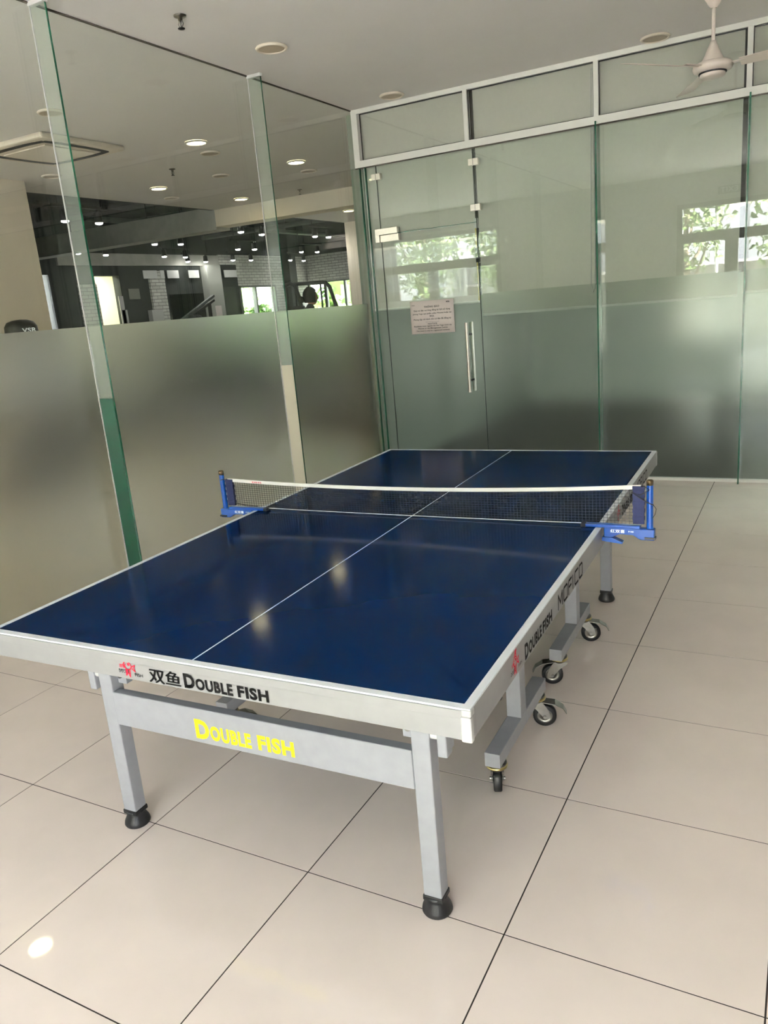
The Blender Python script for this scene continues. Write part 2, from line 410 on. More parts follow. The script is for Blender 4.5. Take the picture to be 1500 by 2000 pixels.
# ------------------------------------------------------------------ back glass wall: framed transom, glass panels, fins, door
MX = [-3.022, -1.964, -0.900, 0.163, 1.227, 2.29, 3.353]
def back_wall():
    root = struct(empty('wall_back', (0, YB, 0)), 'glass partition with white framed transom and frosted lower panels')
    xe = 6.0
    f = MB()
    f.box(XL + 0.0, xe, -0.03, 0.03, 3.232, ZC - 0.0005)
    f.box(XL + 0.0, xe, -0.03, 0.03, 2.795, 2.852)
    f.box(XL + 0.0, XL + 0.058, -0.0295, 0.0295, 2.80, 3.24)
    for x in MX[1:]: f.box(x - 0.019, x + 0.019, -0.0295, 0.0295, 2.85, 3.235)
    f.build('transom_frame', ALU, root, 0.002)
    gk = MB()
    gk.box(XL, xe, -0.026, -0.02, 2.785, 2.795)
    gk.build('shadow_gap', mat('dark_seal', (70, 64, 56)), root)
    ms = [XL + 0.058] + MX[1:]
    for a, b in zip(ms[:-1], ms[1:]):
        bx('transom_pane', GLASS, root, a + 0.019, b - 0.019, 0.0, 0.006, 2.853, 3.231)
        q = MB(); z0, z1, a1, b1 = 2.853, 3.231, a + 0.018, b - 0.018
        q.box(a1, b1, -0.012, -0.004, z1 - 0.007, z1).box(a1, b1, -0.012, -0.004, z0, z0 + 0.005).box(a1, a1 + 0.006, -0.012, -0.004, z0, z1).box(b1 - 0.006, b1, -0.012, -0.004, z0, z1)
        q.build('gasket', RUBBER, root)
    # glass panels right of the door
    ps = [-1.922, -0.890, 0.173, 1.236, 2.30, 3.36]
    for a, b in zip(ps[:-1], ps[1:]):
        bx('glass_pane', GLASSG, root, a + 0.003, b - 0.003, 0.0, 0.012, 0.02, 2.79)
        bx('frosted_film', FILM2, root, a + 0.003, b - 0.003, -0.003, -0.001, 0.02, 1.62)
    # sidelight beside the corner, and the fixed light over the door
    bx('glass_pane', GLASSG, root, XL + 0.02, -2.854, 0.0, 0.012, 0.02, 2.79)
    bx('frosted_film', FILM2, root, XL + 0.02, -2.854, -0.003, -0.001, 0.02, 1.555)
    bx('glass_pane', GLASSG, root, -2.848, -1.928, 0.0, 0.012, 2.215, 2.79)
    for x in (-0.884, 0.180, 1.243, 2.31):
        fin = bx('glass_fin', GLASSG, root, x - 0.006, x + 0.006, -0.125, -0.005, 0.012, 2.80)
        bx('front_edge', GEDGE, fin, x - 0.006, x + 0.006, -0.1265, -0.1255, 0.012, 2.80)
        bx('wall_edge', GEDGE, fin, x - 0.009, x + 0.003, -0.0045, -0.0035, 0.012, 2.80)
    for x in (-3.0, -2.945):
        bx('glass_fin', GEDGE, root, x - 0.003, x + 0.003, -0.03, -0.004, 0.012, 2.79)
    bx('floor_channel', ALU, root, XL + 0.02, -2.854, -0.012, 0.03, 0.0, 0.022)
    bx('floor_channel', ALU, root, -1.92, 3.36, -0.012, 0.03, 0.0, 0.022)
    # steel clamps
    for (x, z) in ((-2.851, 2.70), (-1.925, 2.685), (-1.925, 2.328)):
        c = bx('glass_clamp', STEEL, root, x - 0.044, x + 0.044, -0.016, 0.026, z - 0.026, z + 0.026, 0.002)
        bx('clamp_seam', RUBBER, c, x - 0.0015, x + 0.0015, -0.0166, -0.0162, z - 0.026, z + 0.026)
    # dark rubber seals along the vertical joints
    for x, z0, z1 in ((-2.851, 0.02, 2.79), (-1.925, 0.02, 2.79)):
        bx('joint_seal', mat('dark_joint', (38, 52, 44), 0.6), root, x - 0.002, x + 0.002, 0.001, 0.011, z0, z1)
back_wall()
def door():
    root = struct(empty('door_1', (0, YB, 0)), 'frameless glass door with frosted lower half, steel patch fitting and pull handle')
    bx('door_leaf', GLASSG, root, -2.846, -1.931, 0.0, 0.012, 0.012, 2.208)
    bx('frosted_film', FILM2, root, -2.846, -1.931, -0.003, -0.001, 0.012, 1.555)
    bx('top_edge', GEDGE, root, -2.846, -1.931, 0.001, 0.011, 2.2085, 2.2135)
    h = MB(); h.prism([(-2.90, 2.145), (-2.858, 2.145), (-2.858, 2.209), (-2.675, 2.209), (-2.675, 2.262), (-2.90, 2.262)], lambda x, z, t: (x, -0.02 + t, z), 0.052)
    hf = h.build('patch_fitting', STEEL, root, 0.002)
    bx('patch_plate', STEEL, hf, -2.850, -2.665, -0.02, 0.03, 2.146, 2.204, 0.002)
    for dy in (-0.055, 0.067):
        p = MB().tube([(-2.047, dy, 0.775), (-2.047, dy, 1.385)], 0.0145, 16).build('pull_handle', STEEL, root)
        for z in (0.88, 1.28):
            MB().tube([(-2.047, dy, z), (-2.047, 0.006, z)], 0.008, 10).build('standoff', BLACK, p)
door()

# notice taped to the door
nt = empty('paper_notice', (-2.392, YB - 0.0065, 1.457)); tag(nt, 'white printed paper notice taped on the glass door', 'notice')
nt.rotation_euler = (0, 0, 0)
pp = MB(); NX = 12
vs = []; fs = []
for i in range(NX + 1):
    for j in range(2):
        x = -0.215 + 0.43 * i / NX; vs.append((x, -0.001 - 0.001 * math.sin(i * 1.3), -0.145 + 0.29 * j))
pp.add(vs, [(2*i, 2*i+2, 2*i+3, 2*i+1) for i in range(NX)], True)
po = pp.build('paper_sheet', PAPER, nt); sd = po.modifiers.new('thick', 'SOLIDIFY'); sd.thickness = 0.0006
lines = [('THÔNG BÁO', 0.083, 0.15, 0.020), ('Quý cư dân vui lòng đăng ký lịch sử dụng', 0.050, 0.36, 0.020), ('phòng Yoga qua phần mềm Pihome hoặc tại', 0.022, 0.38, 0.020), ('BQL', 0.000, 0.045, 0.016),
         ('Phòng tập chỉ dành cho cư dân đã đăng ký', -0.028, 0.37, 0.019), ('- - - - - - - - -', -0.044, 0.13, 0.003), ('NOTICE', -0.066, 0.09, 0.014),
         ('Residents must register for the Yoga room via', -0.087, 0.37, 0.016), ('Pihome or the Management Centre', -0.107, 0.29, 0.015), ('The room is only for registered residents', -0.128, 0.33, 0.014)]
tx = [text('l', b, TEXTK, nt, (-w/2, -0.0045, z), (1,0,0), (0,0,1), w, h, off=0.012) for b, z, w, h in lines]
tx.append(text('l', 'BQL', TEXTK, nt, (0.145, -0.0045, 0.117), (1,0,0), (0,0,1), 0.035, 0.012, off=0.05))
tx.append(text('l', 'BQL', TEXTK, nt, (-0.195, -0.0045, 0.105), (1,0,0), (0,0,1), 0.03, 0.008))
join_text(tx, 'printed_text', nt)['kind'] = 'stuff'
nt.rotation_euler = (0, R(0.2), 0)

# ------------------------------------------------------------------ roller blinds behind the back glass
def blind(x0, x1, zb, label, chain=None, gap_w=0.034):
    root = empty('roller_blind', ((x0+x1)/2, YB + 0.05, zb)); tag(root, label, 'blind', 'grey roller blinds behind the back glass')
    w = (x1 - x0) / 2; H = ZC - zb
    bx('blind_fabric', BLIND, root, -w, w, 0.0, 0.002, 0.02, H - 0.002)
    bx('bottom_bar', ALU, root, -w, w, -0.009, 0.009, 0.0, 0.02, 0.002)
    if gap_w: bx('gap_shade_strip', mat('gap_shade', (44, 40, 36), 0.5), root, w + 0.002, w + gap_w, -0.004, 0.02, 1.61 - zb if zb < 1.6 else 0.06, H - 0.001)  # dark strip painted in for the unlit room showing between blinds
    MB().tube([(-w, 0.04, H - 0.05), (w, 0.04, H - 0.05)], 0.034, 14).build('roller', ALU, root)
    if chain:
        cx = chain - (x0+x1)/2
        MB().tube([(cx, -0.02, H - 0.07), (cx - 0.015, -0.022, 0.65), (cx - 0.02, -0.022, 0.2), (cx - 0.005, -0.022, 0.12), (cx + 0.012, -0.022, 0.16), (cx + 0.015, -0.022, 0.7), (cx + 0.012, -0.02, H - 0.07)], 0.0035, 6).build('pull_chain', PLASTIC, root)
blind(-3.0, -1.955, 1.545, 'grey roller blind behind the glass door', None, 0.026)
bl0 = [o for o in bpy.data.objects if o.name == 'roller_blind'][0]
bx('gold_strip', mat('gold_tape', (196, 176, 96), 0.4), bl0, 0.520, 0.530, -0.012, -0.005, 0.02, 0.62)
bx('catch', BLACK, bl0, 0.516, 0.546, -0.014, -0.006, 0.34, 0.46)
bx('strip_end', PLASTIC, bl0, 0.515, 0.552, -0.016, -0.006, 0.62, 0.70)
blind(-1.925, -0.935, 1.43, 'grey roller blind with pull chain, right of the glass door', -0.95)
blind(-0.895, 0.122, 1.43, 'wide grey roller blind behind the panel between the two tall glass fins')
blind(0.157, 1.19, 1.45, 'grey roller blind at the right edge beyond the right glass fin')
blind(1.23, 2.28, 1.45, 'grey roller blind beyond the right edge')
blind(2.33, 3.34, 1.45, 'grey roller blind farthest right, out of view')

# ------------------------------------------------------------------ table tennis table
TT = empty('table_tennis_table', (-1.493, -0.241, 0), 0.026355)
tag(TT, 'blue table tennis table with white apron and grey wheeled frame', 'table')
L, Wd, H = 2.74, 1.525, 0.76
def table():
    e = 0.02
    for k in range(2):
        y0, y1 = (0.0, L/2 - 0.0015) if k == 0 else (L/2 + 0.0015, L)
        th = bx('tabletop_half', BLUE, TT, 0.004, Wd - 0.004, y0 + (0.004 if k == 0 else 0), y1 - (0.004 if k else 0), H - 0.025, H)
        zt = H + 0.0004
        ye = y0 if k == 0 else y1 - e
        bx('edge_line', LINE, th, 0.0, Wd, ye, ye + e, H - 0.004, zt)
        ya, yb = (y0 + e, y1) if k == 0 else (y0, y1 - e)
        bx('edge_line', LINE, th, 0.0, e, ya, yb, H - 0.004, zt); bx('edge_line', LINE, th, Wd - e, Wd, ya, yb, H - 0.004, zt)
        bx('centre_line', LINE, th, Wd/2 - 0.002, Wd/2 + 0.002, ya, yb, H - 0.002, zt)
        bx('underside', UNDER, th, 0.02, Wd - 0.02, y0 + 0.02, y1 - 0.02, H - 0.032, H - 0.0255)
        # apron: end rail with raised lip and side rails
        yo, yi = (y0, y0 + 0.028) if k == 0 else (y1, y1 - 0.028)
        s = -1 if k == 0 else 1
        a = bx('apron_end', APRON, TT, 0.0, Wd, min(yo, yi), max(yo, yi), 0.684, H - 0.0042, 0.001)
        bx('apron_lip', APRON, a, 0.0, Wd, min(yo, yo + s*0.003), max(yo, yo + s*0.003), 0.735, H - 0.0042, 0.001)
        for xx in (0.0, Wd - 0.028):
            sa = bx('apron_side', APRON, TT, xx + (0.0005 if xx else 0), xx + 0.028 - (0 if xx else 0.0005), min(y0, y1) + (0.028 if k == 0 else 0), max(y0, y1) - (0.028 if k else 0), 0.684, H - 0.0042, 0.001)
        bx('apron_inner', FRAME, TT, 0.03, Wd - 0.03, (y1 - 0.03 if k == 0 else y0 + 0.004), (y1 - 0.004 if k == 0 else y0 + 0.03), 0.69, H - 0.034)
        # plastic corner caps
        for xx in (0.0, Wd):
            c = MB(); sx = 1 if xx == 0 else -1
            x_in = xx + sx * 0.022; x_out = xx - sx * 0.003
            c.box(min(x_in, x_out), max(x_in, x_out), min(yo + s*0.006, yo - s*0.012), max(yo + s*0.006, yo - s*0.012), 0.682, 0.742)
            c.box(min(xx + sx*0.020, x_out), max(xx + sx*0.020, x_out), min(yo + s*0.0045, yo - s*0.02), max(yo + s*0.0045, yo - s*0.02), 0.742, H - 0.002)
            c.build('corner_cap', mat('cap_plastic', (172, 172, 170), 0.35), TT, 0.004)
    # legs and stretchers
    for k in range(2):
        yc = 0.22 if k == 0 else L - 0.20
        for x in (0.22, Wd - 0.22):
            lg = bx('leg', FRAME, TT, x - 0.026, x + 0.026, yc - 0.024, yc + 0.024, 0.045, 0.727, 0.003)
            MB().lathe([(0.0, 0.0), (0.039, 0.0), (0.042, 0.006), (0.040, 0.016), (0.031, 0.034), (0.029, 0.045), (0.031, 0.053), (0.0, 0.054)], 28, (x, yc, 0)).build('rubber_foot', RUBBER, lg)
            bx('foot_collar', RUBBER, lg, x - 0.029, x + 0.029, yc - 0.027, yc + 0.027, 0.044, 0.06, 0.003)
            s = -1 if x < 0.7 else 1
            hb = MB().box(min(x - s*0.027, x - s*0.062), max(x - s*0.027, x - s*0.062), yc + 0.004, yc + 0.03, 0.515, 0.727).box(min(x + s*0.045, x + s*0.07), max(x + s*0.045, x + s*0.07), yc + 0.015, yc + 0.03, 0.5, 0.727)
            hb.build('hinge_bracket', FRAME, lg, 0.002)
            MB().tube([(x - s*0.044, yc - 0.004, 0.545), (x - s*0.044, yc + 0.006, 0.545)], 0.009, 12).build('bolt', CHROME, lg)
            if k == 0:
                MB().tube([(x + s*0.026, yc - 0.006, 0.546), (x + s*0.045, yc - 0.006, 0.546)], 0.013, 14).build('lock_bush', PLASTIC, lg)
                bx('lock_tab', FRAME, lg, min(x + s*0.045, x + s*0.072), max(x + s*0.045, x + s*0.072), yc - 0.024, yc + 0.014, 0.492, 0.562, 0.004)
        ys = yc - 0.01 if k == 0 else yc + 0.01
        st = bx('stretcher', FRAME, TT, 0.246, Wd - 0.246, ys - 0.016, ys + 0.016, 0.383, 0.497, 0.003)
        if k == 0:
            y = ys - 0.0163
            a = text('a', 'D', TEXTY, st, (0.566, y, 0.398), (1,0,0), (0,0,1), 0.052, 0.064, off=0.045)
            b = text('b', 'OUBLE', TEXTY, st, (0.621, y, 0.400), (1,0,0), (0,0,1), 0.148, 0.049, off=0.045)
            c = text('c', 'FISH', TEXTY, st, (0.792, y, 0.402), (1,0,0), (0,0,1), 0.124, 0.049, off=0.045)
            join_text([a, b, c], 'yellow_lettering', st)['label'] = 'yellow lettering DOUBLE FISH'
    # wheeled base: one bar each side of each half, an upright on it and two casters
    for k in range(2):
        ya, yb = (0.72, 1.27) if k == 0 else (1.52, 2.05)
        yu = 0.985 if k == 0 else 1.82
        for x in (0.21, 1.30):
            b = bx('base_bar', FRAME, TT, x - 0.026, x + 0.026, ya, yb, 0.128, 0.178, 0.002)
            bx('bar_cap', PLASTIC if False else FRAME, b, x - 0.0255, x + 0.0255, ya - 0.003, ya, 0.1285, 0.1775)
            bx('upright', FRAME, TT, x - 0.026, x + 0.026, yu - 0.03, yu + 0.03, 0.1785, 0.727, 0.002)
        bx('cross_bar', FRAME, TT, 0.24, 1.27, yu - 0.02, yu + 0.02, 0.56, 0.60, 0.002)
        s = 1 if k == 0 else -1
        for x in (0.30, 1.22):
            MB().bar((x, yu - s*0.0, 0.22), (x, yu - s*0.62, 0.655), 0.03, 0.03).build('folding_strut', FRAME, TT, 0.002)
            pts = [(x - 0.035 if x < 0.7 else x + 0.035, yu - s*(0.05 + 0.30*t), 0.26 + 0.20*t) for t in [i/10 for i in range(11)]]
            MB().tube(pts, 0.014, 10).build('gas_spring', BLACK, TT)
    for x in (0.21, 1.30):
        bx('centre_lock_rod', FRAME, TT, x - 0.012, x + 0.012, 1.2, 1.54, 0.63, 0.65)
table()

def caster():
    r = 0.044
    root = MB()
    root.lathe([(0.0, 0.128), (0.033, 0.128), (0.033, 0.122), (0.028, 0.116), (0.03, 0.108), (0.024, 0.1), (0.0, 0.1)], 20)
    for s in (-1, 1):
        root.prism([(-0.03, 0.104), (0.022, 0.104), (0.046, 0.07), (0.048, 0.038), (0.03, 0.034), (0.0, 0.072), (-0.03, 0.094)], lambda a, z, t, s=s: (s*0.0185 + s*t, -a, z), 0.0025)
    o = root.build('caster', CHROME, TT, 0.0006)
    MB().lathe([(0.032, 0.1205), (0.036, 0.119), (0.036, 0.112), (0.03, 0.108)], 20).build('swivel_ring', BRASS, o)
    cy = -0.03
    MB().lathe([(0.028, -0.014), (r - 0.004, -0.014), (r, -0.010), (r, 0.010), (r - 0.004, 0.014), (0.028, 0.014)], 28, (0, cy, r), 'x').build('tyre', RUBBER, o)
    MB().lathe([(0.0, -0.012), (0.012, -0.0165), (0.012, -0.012), (0.024, -0.010), (0.0285, -0.0145), (0.0285, 0.0145), (0.024, 0.010), (0.012, 0.012), (0.012, 0.0165), (0.0, 0.012)], 24, (0, cy, r), 'x').build('wheel_hub', CHROME, o)
    MB().tube([(-0.026, cy, r), (0.026, cy, r)], 0.006, 10).build('axle', CHROME, o)
    br = MB(); br.add([(-0.02, -0.02, 0.104), (0.02, -0.02, 0.104), (0.022, -0.07, 0.097), (-0.022, -0.07, 0.097), (-0.018, -0.1, 0.078), (0.018, -0.1, 0.078), (0.014, -0.112, 0.055), (-0.014, -0.112, 0.055)], [(0,1,2,3), (3,2,5,4), (4,5,6,7)])
    q = br.build('brake_pedal', CHROME, o); sd = q.modifiers.new('thick', 'SOLIDIFY'); sd.thickness = 0.003
    return o
c0 = caster(); first = True
for x, y, rz in ((1.30, 0.757, 200), (1.30, 1.225, 106), (1.30, 1.575, 286), (1.305, 2.015, 106), (0.21, 0.76, 150), (0.21, 1.20, -60), (0.21, 1.57, 30), (0.21, 2.0, 110)):
    o = c0 if first else copy_tree(c0, TT); first = False
    o.location = (x, y, 0.0); o.rotation_euler = (0, 0, R(rz))

# lettering on the apron
def fish(parent, O, u, v, s):
    u = Vector(u); v = Vector(v); n = u.cross(v); O = Vector(O)
    P = lambda a, b: O + (u * a + v * b) * s + n * 0.0006
    m = MB()
    def poly(pts): m.add([P(*p) for p in pts], [tuple(range(len(pts)))])
    def line(pts, w):
        for (a, b), (c, d) in zip(pts[:-1], pts[1:]):
            ln = math.hypot(c - a, d - b) or 1; nx, ny = -(d - b)/ln*w/2, (c - a)/ln*w/2
            poly([(a - nx, b - ny), (c - nx, d - ny), (c + nx, d + ny), (a + nx, b + ny)])
    line([(0.40, 0.56), (0.50, 0.68), (0.62, 0.72), (0.74, 0.64), (0.80, 0.52), (0.72, 0.42), (0.60, 0.38), (0.48, 0.44), (0.40, 0.56)], 0.035)
    line([(0.50, 0.68), (0.60, 0.86), (0.78, 0.90), (0.70, 0.80), (0.74, 0.64)], 0.035)
    poly([(0.60, 0.72), (0.64, 0.84), (0.74, 0.87), (0.69, 0.76)]); poly([(0.62, 0.66), (0.70, 0.62), (0.72, 0.54), (0.62, 0.56)])
    line([(0.80, 0.52), (0.97, 0.60), (0.90, 0.48), (0.96, 0.34), (0.80, 0.46)], 0.035)
    line([(0.52, 0.42), (0.50, 0.14), (0.60, 0.28), (0.68, 0.10), (0.70, 0.40)], 0.035)
    poly([(0.54, 0.40), (0.53, 0.24), (0.61, 0.34)]); line([(0.50, 0.58), (0.54, 0.58)], 0.04)
    return m.build('fish_emblem', TEXTR, parent)
ap_end = [o for o in TT.children if o.name == 'apron_end'][0]
ap_side = [o for o in TT.children if o.name.startswith('apron_side') and o.data.vertices[0].co.x > 0.7]
U, V = (1, 0, 0), (0, 0, 1)
fish(ap_end, (0.505, -0.0012, 0.684), U, V, 0.075)
text('emblem_characters', '双鱼', TEXTR, ap_end, (0.521, -0.0012, 0.716), U, V, 0.024, 0.011, off=0.01)
a = text('a', 'DOUBLE', TEXTK, ap_end, (0.517, -0.0012, 0.701), U, V, 0.038, 0.011, off=0.008)
b = text('b', 'FISH', TEXTK, ap_end, (0.573, -0.0012, 0.697), U, V, 0.028, 0.009, off=0.008)
join_text([a, b], 'emblem_lettering', ap_end)['kind'] = 'stuff'
a = join_text([text('a', '双鱼', TEXTK, ap_end, (0.622 + dx, -0.0012 - abs(dx)*0.02, 0.688 + dz), U, V, 0.106, 0.041, shear=0.08) for dx, dz in ((0, 0), (0.0022, 0), (0.0011, 0.0012), (0.0033, 0.0008))], 'a', ap_end)
b = text('b', 'D', TEXTK, ap_end, (0.742, -0.0012, 0.690), U, V, 0.036, 0.041, off=0.045)
c = text('c', 'OUBLE', TEXTK, ap_end, (0.780, -0.0012, 0.690), U, V, 0.118, 0.033, off=0.045)
d = text('d', 'FISH', TEXTK, ap_end, (0.912, -0.0012, 0.690), U, V, 0.094, 0.033, off=0.045)
join_text([a, b, c, d], 'black_lettering', ap_end)['label'] = 'black lettering 双鱼 DOUBLE FISH'
U2 = (0, 1, 0)
def mofico(parent, y0, z0, h, wl):
    m = MB(); X = Wd + 0.0007; sw = 0.0072; cwid = wl / 6.7
    G = {'M': ([(0,0),(0.05,1),(0.5,0.3),(0.95,1),(1,0)], 1.1), 'O': ([(0.12,0),(0,0.15),(0,0.85),(0.12,1),(0.88,1),(1,0.85),(1,0.15),(0.88,0),(0.12,0)], 1.0),
         'F': ([(0,0),(0,0.85),(0.1,1),(1,1)], 0.85), 'f': ([(0,0.52),(0.85,0.52)], 0), 'I': ([(0,0),(0,1)], 0.25), 'C': ([(1,1),(0.12,1),(0,0.85),(0,0.15),(0.12,0),(1,0)], 0.95)}
    y = y0
    def stroke(pts, w):
        for (a, b), (c, d) in zip(pts[:-1], pts[1:]):
            p = Vector((0, y + a*w, z0 + b*h)); q = Vector((0, y + c*w, z0 + d*h)); dr = (q - p).normalized(); nn = Vector((0, -dr.z, dr.y)) * sw/2
            p2 = p - dr * sw * 0.4; q2 = q + dr * sw * 0.4
            m.add([(X, *(p2 - nn)[1:]), (X, *(q2 - nn)[1:]), (X, *(q2 + nn)[1:]), (X, *(p2 + nn)[1:])], [(0,1,2,3)])
    for ch in 'MOFICO':
        pts, k = G[ch]; w = cwid * max(k, 0.001) * (1 if ch != 'I' else 1)
        if ch == 'F': stroke(G['f'][0], w)
        stroke(pts, w); y += w + cwid * 0.36
    o = m.build('black_lettering', TEXTK, parent); o['label'] = 'black squared lettering MOFICO'
for k, sd_ in enumerate(ap_side):
    off = 0.0 if sd_.data.vertices[0].co.y < 1.0 else 1.37
    X = Wd + 0.0002
    fish(sd_, (X, 0.262 + off, 0.682), U2, V, 0.08)
    text('emblem_characters', '双鱼', TEXTR, sd_, (X, 0.282 + off, 0.716), U2, V, 0.024, 0.011, off=0.01, ext=0.0006)
    a = text('a', 'DOUBLE', TEXTK, sd_, (X, 0.275 + off, 0.700), U2, V, 0.04, 0.010, off=0.006, ext=0.0006)
    b = text('b', 'FISH', TEXTK, sd_, (X, 0.337 + off, 0.697), U2, V, 0.028, 0.009, off=0.006, ext=0.0006)
    join_text([a, b], 'emblem_lettering', sd_)['kind'] = 'stuff'
    a = text('a', 'D', TEXTK, sd_, (X, 0.392 + off, 0.689), U2, V, 0.032, 0.044, off=0.042, ext=0.0006)
    b = text('b', 'OUBLE', TEXTK, sd_, (X, 0.428 + off, 0.689), U2, V, 0.122, 0.036, off=0.042, ext=0.0006)
    c = text('c', 'FISH', TEXTK, sd_, (X, 0.562 + off, 0.689), U2, V, 0.098, 0.036, off=0.042, ext=0.0006)
    join_text([a, b, c], 'black_lettering', sd_)['label'] = 'black lettering DOUBLE FISH'
    mofico(sd_, 0.732 + off, 0.693, 0.042, 0.30)

# ------------------------------------------------------------------ net set (local table coordinates)
NT = empty('table_tennis_net', (-1.493, -0.241, 0), 0.026355)
tag(NT, 'dark table tennis net with white tape on blue clamp posts', 'net')
def net():
    yN = L / 2
    xa, xb = -0.135, 1.659
    def top(x):
        t = (x - xa) / (xb - xa); return (0.893 * (1 - t) + 0.909 * t) - 0.028 * 4 * t * (1 - t) * 0.9
    def bot(x):
        t = (x - xa) / (xb - xa); return 0.7665 + 0.006 * (1 - 4 * t * (1 - t))
    m = MB(); th = 0.0005
    n = 140
    xs = [xa + (xb - xa) * i / n for i in range(n + 1)]
    for x in xs: m.box(x - th, x + th, yN - th, yN + th, bot(x), top(x))
    for j in range(1, 12):
        f = j / 12
        for i in range(0, n, 5):
            a, b = xs[i], xs[i+5]; za, zb = bot(a) + (top(a)-bot(a))*f, bot(b) + (top(b)-bot(b))*f
            m.bar((a, yN, za), (b, yN, zb), 2*th, 2*th)
    m.build('net_mesh', NETM, NT)
    tp = MB()
    for i in range(0, n, 4):
        a, b = xs[i], xs[i+4]
        tp.add([(a, yN-0.003, top(a)-0.006), (b, yN-0.003, top(b)-0.006), (b, yN-0.003, top(b)+0.008), (a, yN-0.003, top(a)+0.008),
                (a, yN+0.003, top(a)-0.006), (b, yN+0.003, top(b)-0.006), (b, yN+0.003, top(b)+0.008), (a, yN+0.003, top(a)+0.008)],
               [(0,1,2,3), (7,6,5,4), (3,2,6,7), (0,4,5,1)])
    t = tp.build('top_tape', TAPE, NT)
    text('tape_print', 'DHS', TEXTR, t, (0.0, yN - 0.0032, top(0.0) - 0.004), (1,0,-0.02), V, 0.05, 0.007, off=0.02)
    MB().tube([(x, yN - 0.001, bot(x)) for x in xs[::10]], 0.0014, 6).build('bottom_cord', TAPE, NT)
    for s, xe in ((1, xa), (-1, xb)):
        sl = MB(); x0, x1 = (xe - 0.012, xe + 0.026) if s == 1 else (xe - 0.026, xe + 0.012)
        for i in range(10):
            z0 = 0.776 + (top(xe) + 0.004 - 0.776) * i / 10; z1 = 0.776 + (top(xe) + 0.004 - 0.776) * (i+1) / 10; w = 0.0015 * (i % 2)
            sl.box(x0 - w, x1 + w, yN - 0.006 - w, yN + 0.006 + w, z0, z1)
        sl.build('end_sleeve', NAVY, NT, 0.0005)
    def post(mir):
        X = (lambda x: x) if not mir else (lambda x: Wd - x)
        pf = lambda x, z, t: (X(x), yN - 0.022 + t, z)
        poly = [(1.535, 0.7625), (1.708, 0.7625), (1.708, 0.722), (1.66, 0.722), (1.635, 0.738), (1.59, 0.740), (1.565, 0.728), (1.558, 0.716), (1.535, 0.716)]
        b = MB().prism(poly, pf, 0.03)
        b.prism([(1.455, 0.7612), (1.66, 0.7612), (1.66, 0.7725), (1.455, 0.7725)], pf, 0.03)
        bo = b.build('clamp_body', CLAMP, NT, 0.003)
        MB().prism([(1.528, 0.714), (1.60, 0.706), (1.602, 0.712), (1.565, 0.728), (1.53, 0.73)], lambda x, z, t: (X(x), yN - 0.03 + t, z), 0.03).build('clamp_lever', CLAMP, bo, 0.002)
        bx('rubber_pad', RUBBER, bo, min(X(1.453), X(1.47)), max(X(1.453), X(1.47)), yN - 0.0225, yN + 0.0085, 0.7607, 0.7735)
        bx('adjuster', RUBBER, bo, min(X(1.675), X(1.712)), max(X(1.675), X(1.712)), yN - 0.026, yN + 0.0, 0.727, 0.734)
        p = MB().tube([(X(1.69), yN - 0.004, 0.724), (X(1.69), yN - 0.004, 0.918)], 0.0115, 18).build('net_post', CLAMP, NT)
        MB().lathe([(0.0, 0.918), (0.012, 0.918), (0.012, 0.934), (0.009, 0.937), (0.0, 0.937)], 16, (X(1.69), yN - 0.004, 0)).build('post_cap', mat('dark_brass', (96, 80, 56), 0.4, 0.8), p)
        x0 = 1.558 if not mir else Wd - 1.628
        a = text('a', '红双喜', TEXTW, bo, (x0, yN - 0.0225, 0.745), U, V, 0.05, 0.013, off=0.02)
        c = text('c', 'P100', TEXTW, bo, (x0 + 0.062, yN - 0.0225, 0.7485), U, V, 0.018, 0.006, off=0.01)
        join_text([a, c], 'white_lettering', bo)
    post(False); post(True)
    import random as rn
    MB().tube([(1.652, yN, 0.905), (1.672, yN - 0.01, 0.915), (1.69, yN - 0.018, 0.905), (1.66, yN - 0.02, 0.885), (1.63, yN - 0.012, 0.892), (1.655, yN - 0.02, 0.878), (1.68, yN - 0.02, 0.862), (1.7035, yN - 0.012, 0.848)], 0.002, 6).build('tie_cord', BLACK, NT)
    MB().tube([(1.70, yN - 0.008, 0.852), (1.712, yN - 0.01, 0.835), (1.708, yN - 0.01, 0.815), (1.70, yN - 0.012, 0.802)], 0.001, 6).build('tie_cord', BLACK, NT)
    MB().tube([(-0.13, yN, 0.89), (-0.15, yN - 0.012, 0.9), (-0.165, yN - 0.016, 0.895)], 0.002, 6).build('tie_cord', BLACK, NT)
    MB().tube([(-0.10, yN - 0.01, 0.79), (-0.05, yN - 0.012, 0.782), (0.02, yN - 0.01, 0.779)], 0.0016, 6).build('tie_cord', BLACK, NT)
net()

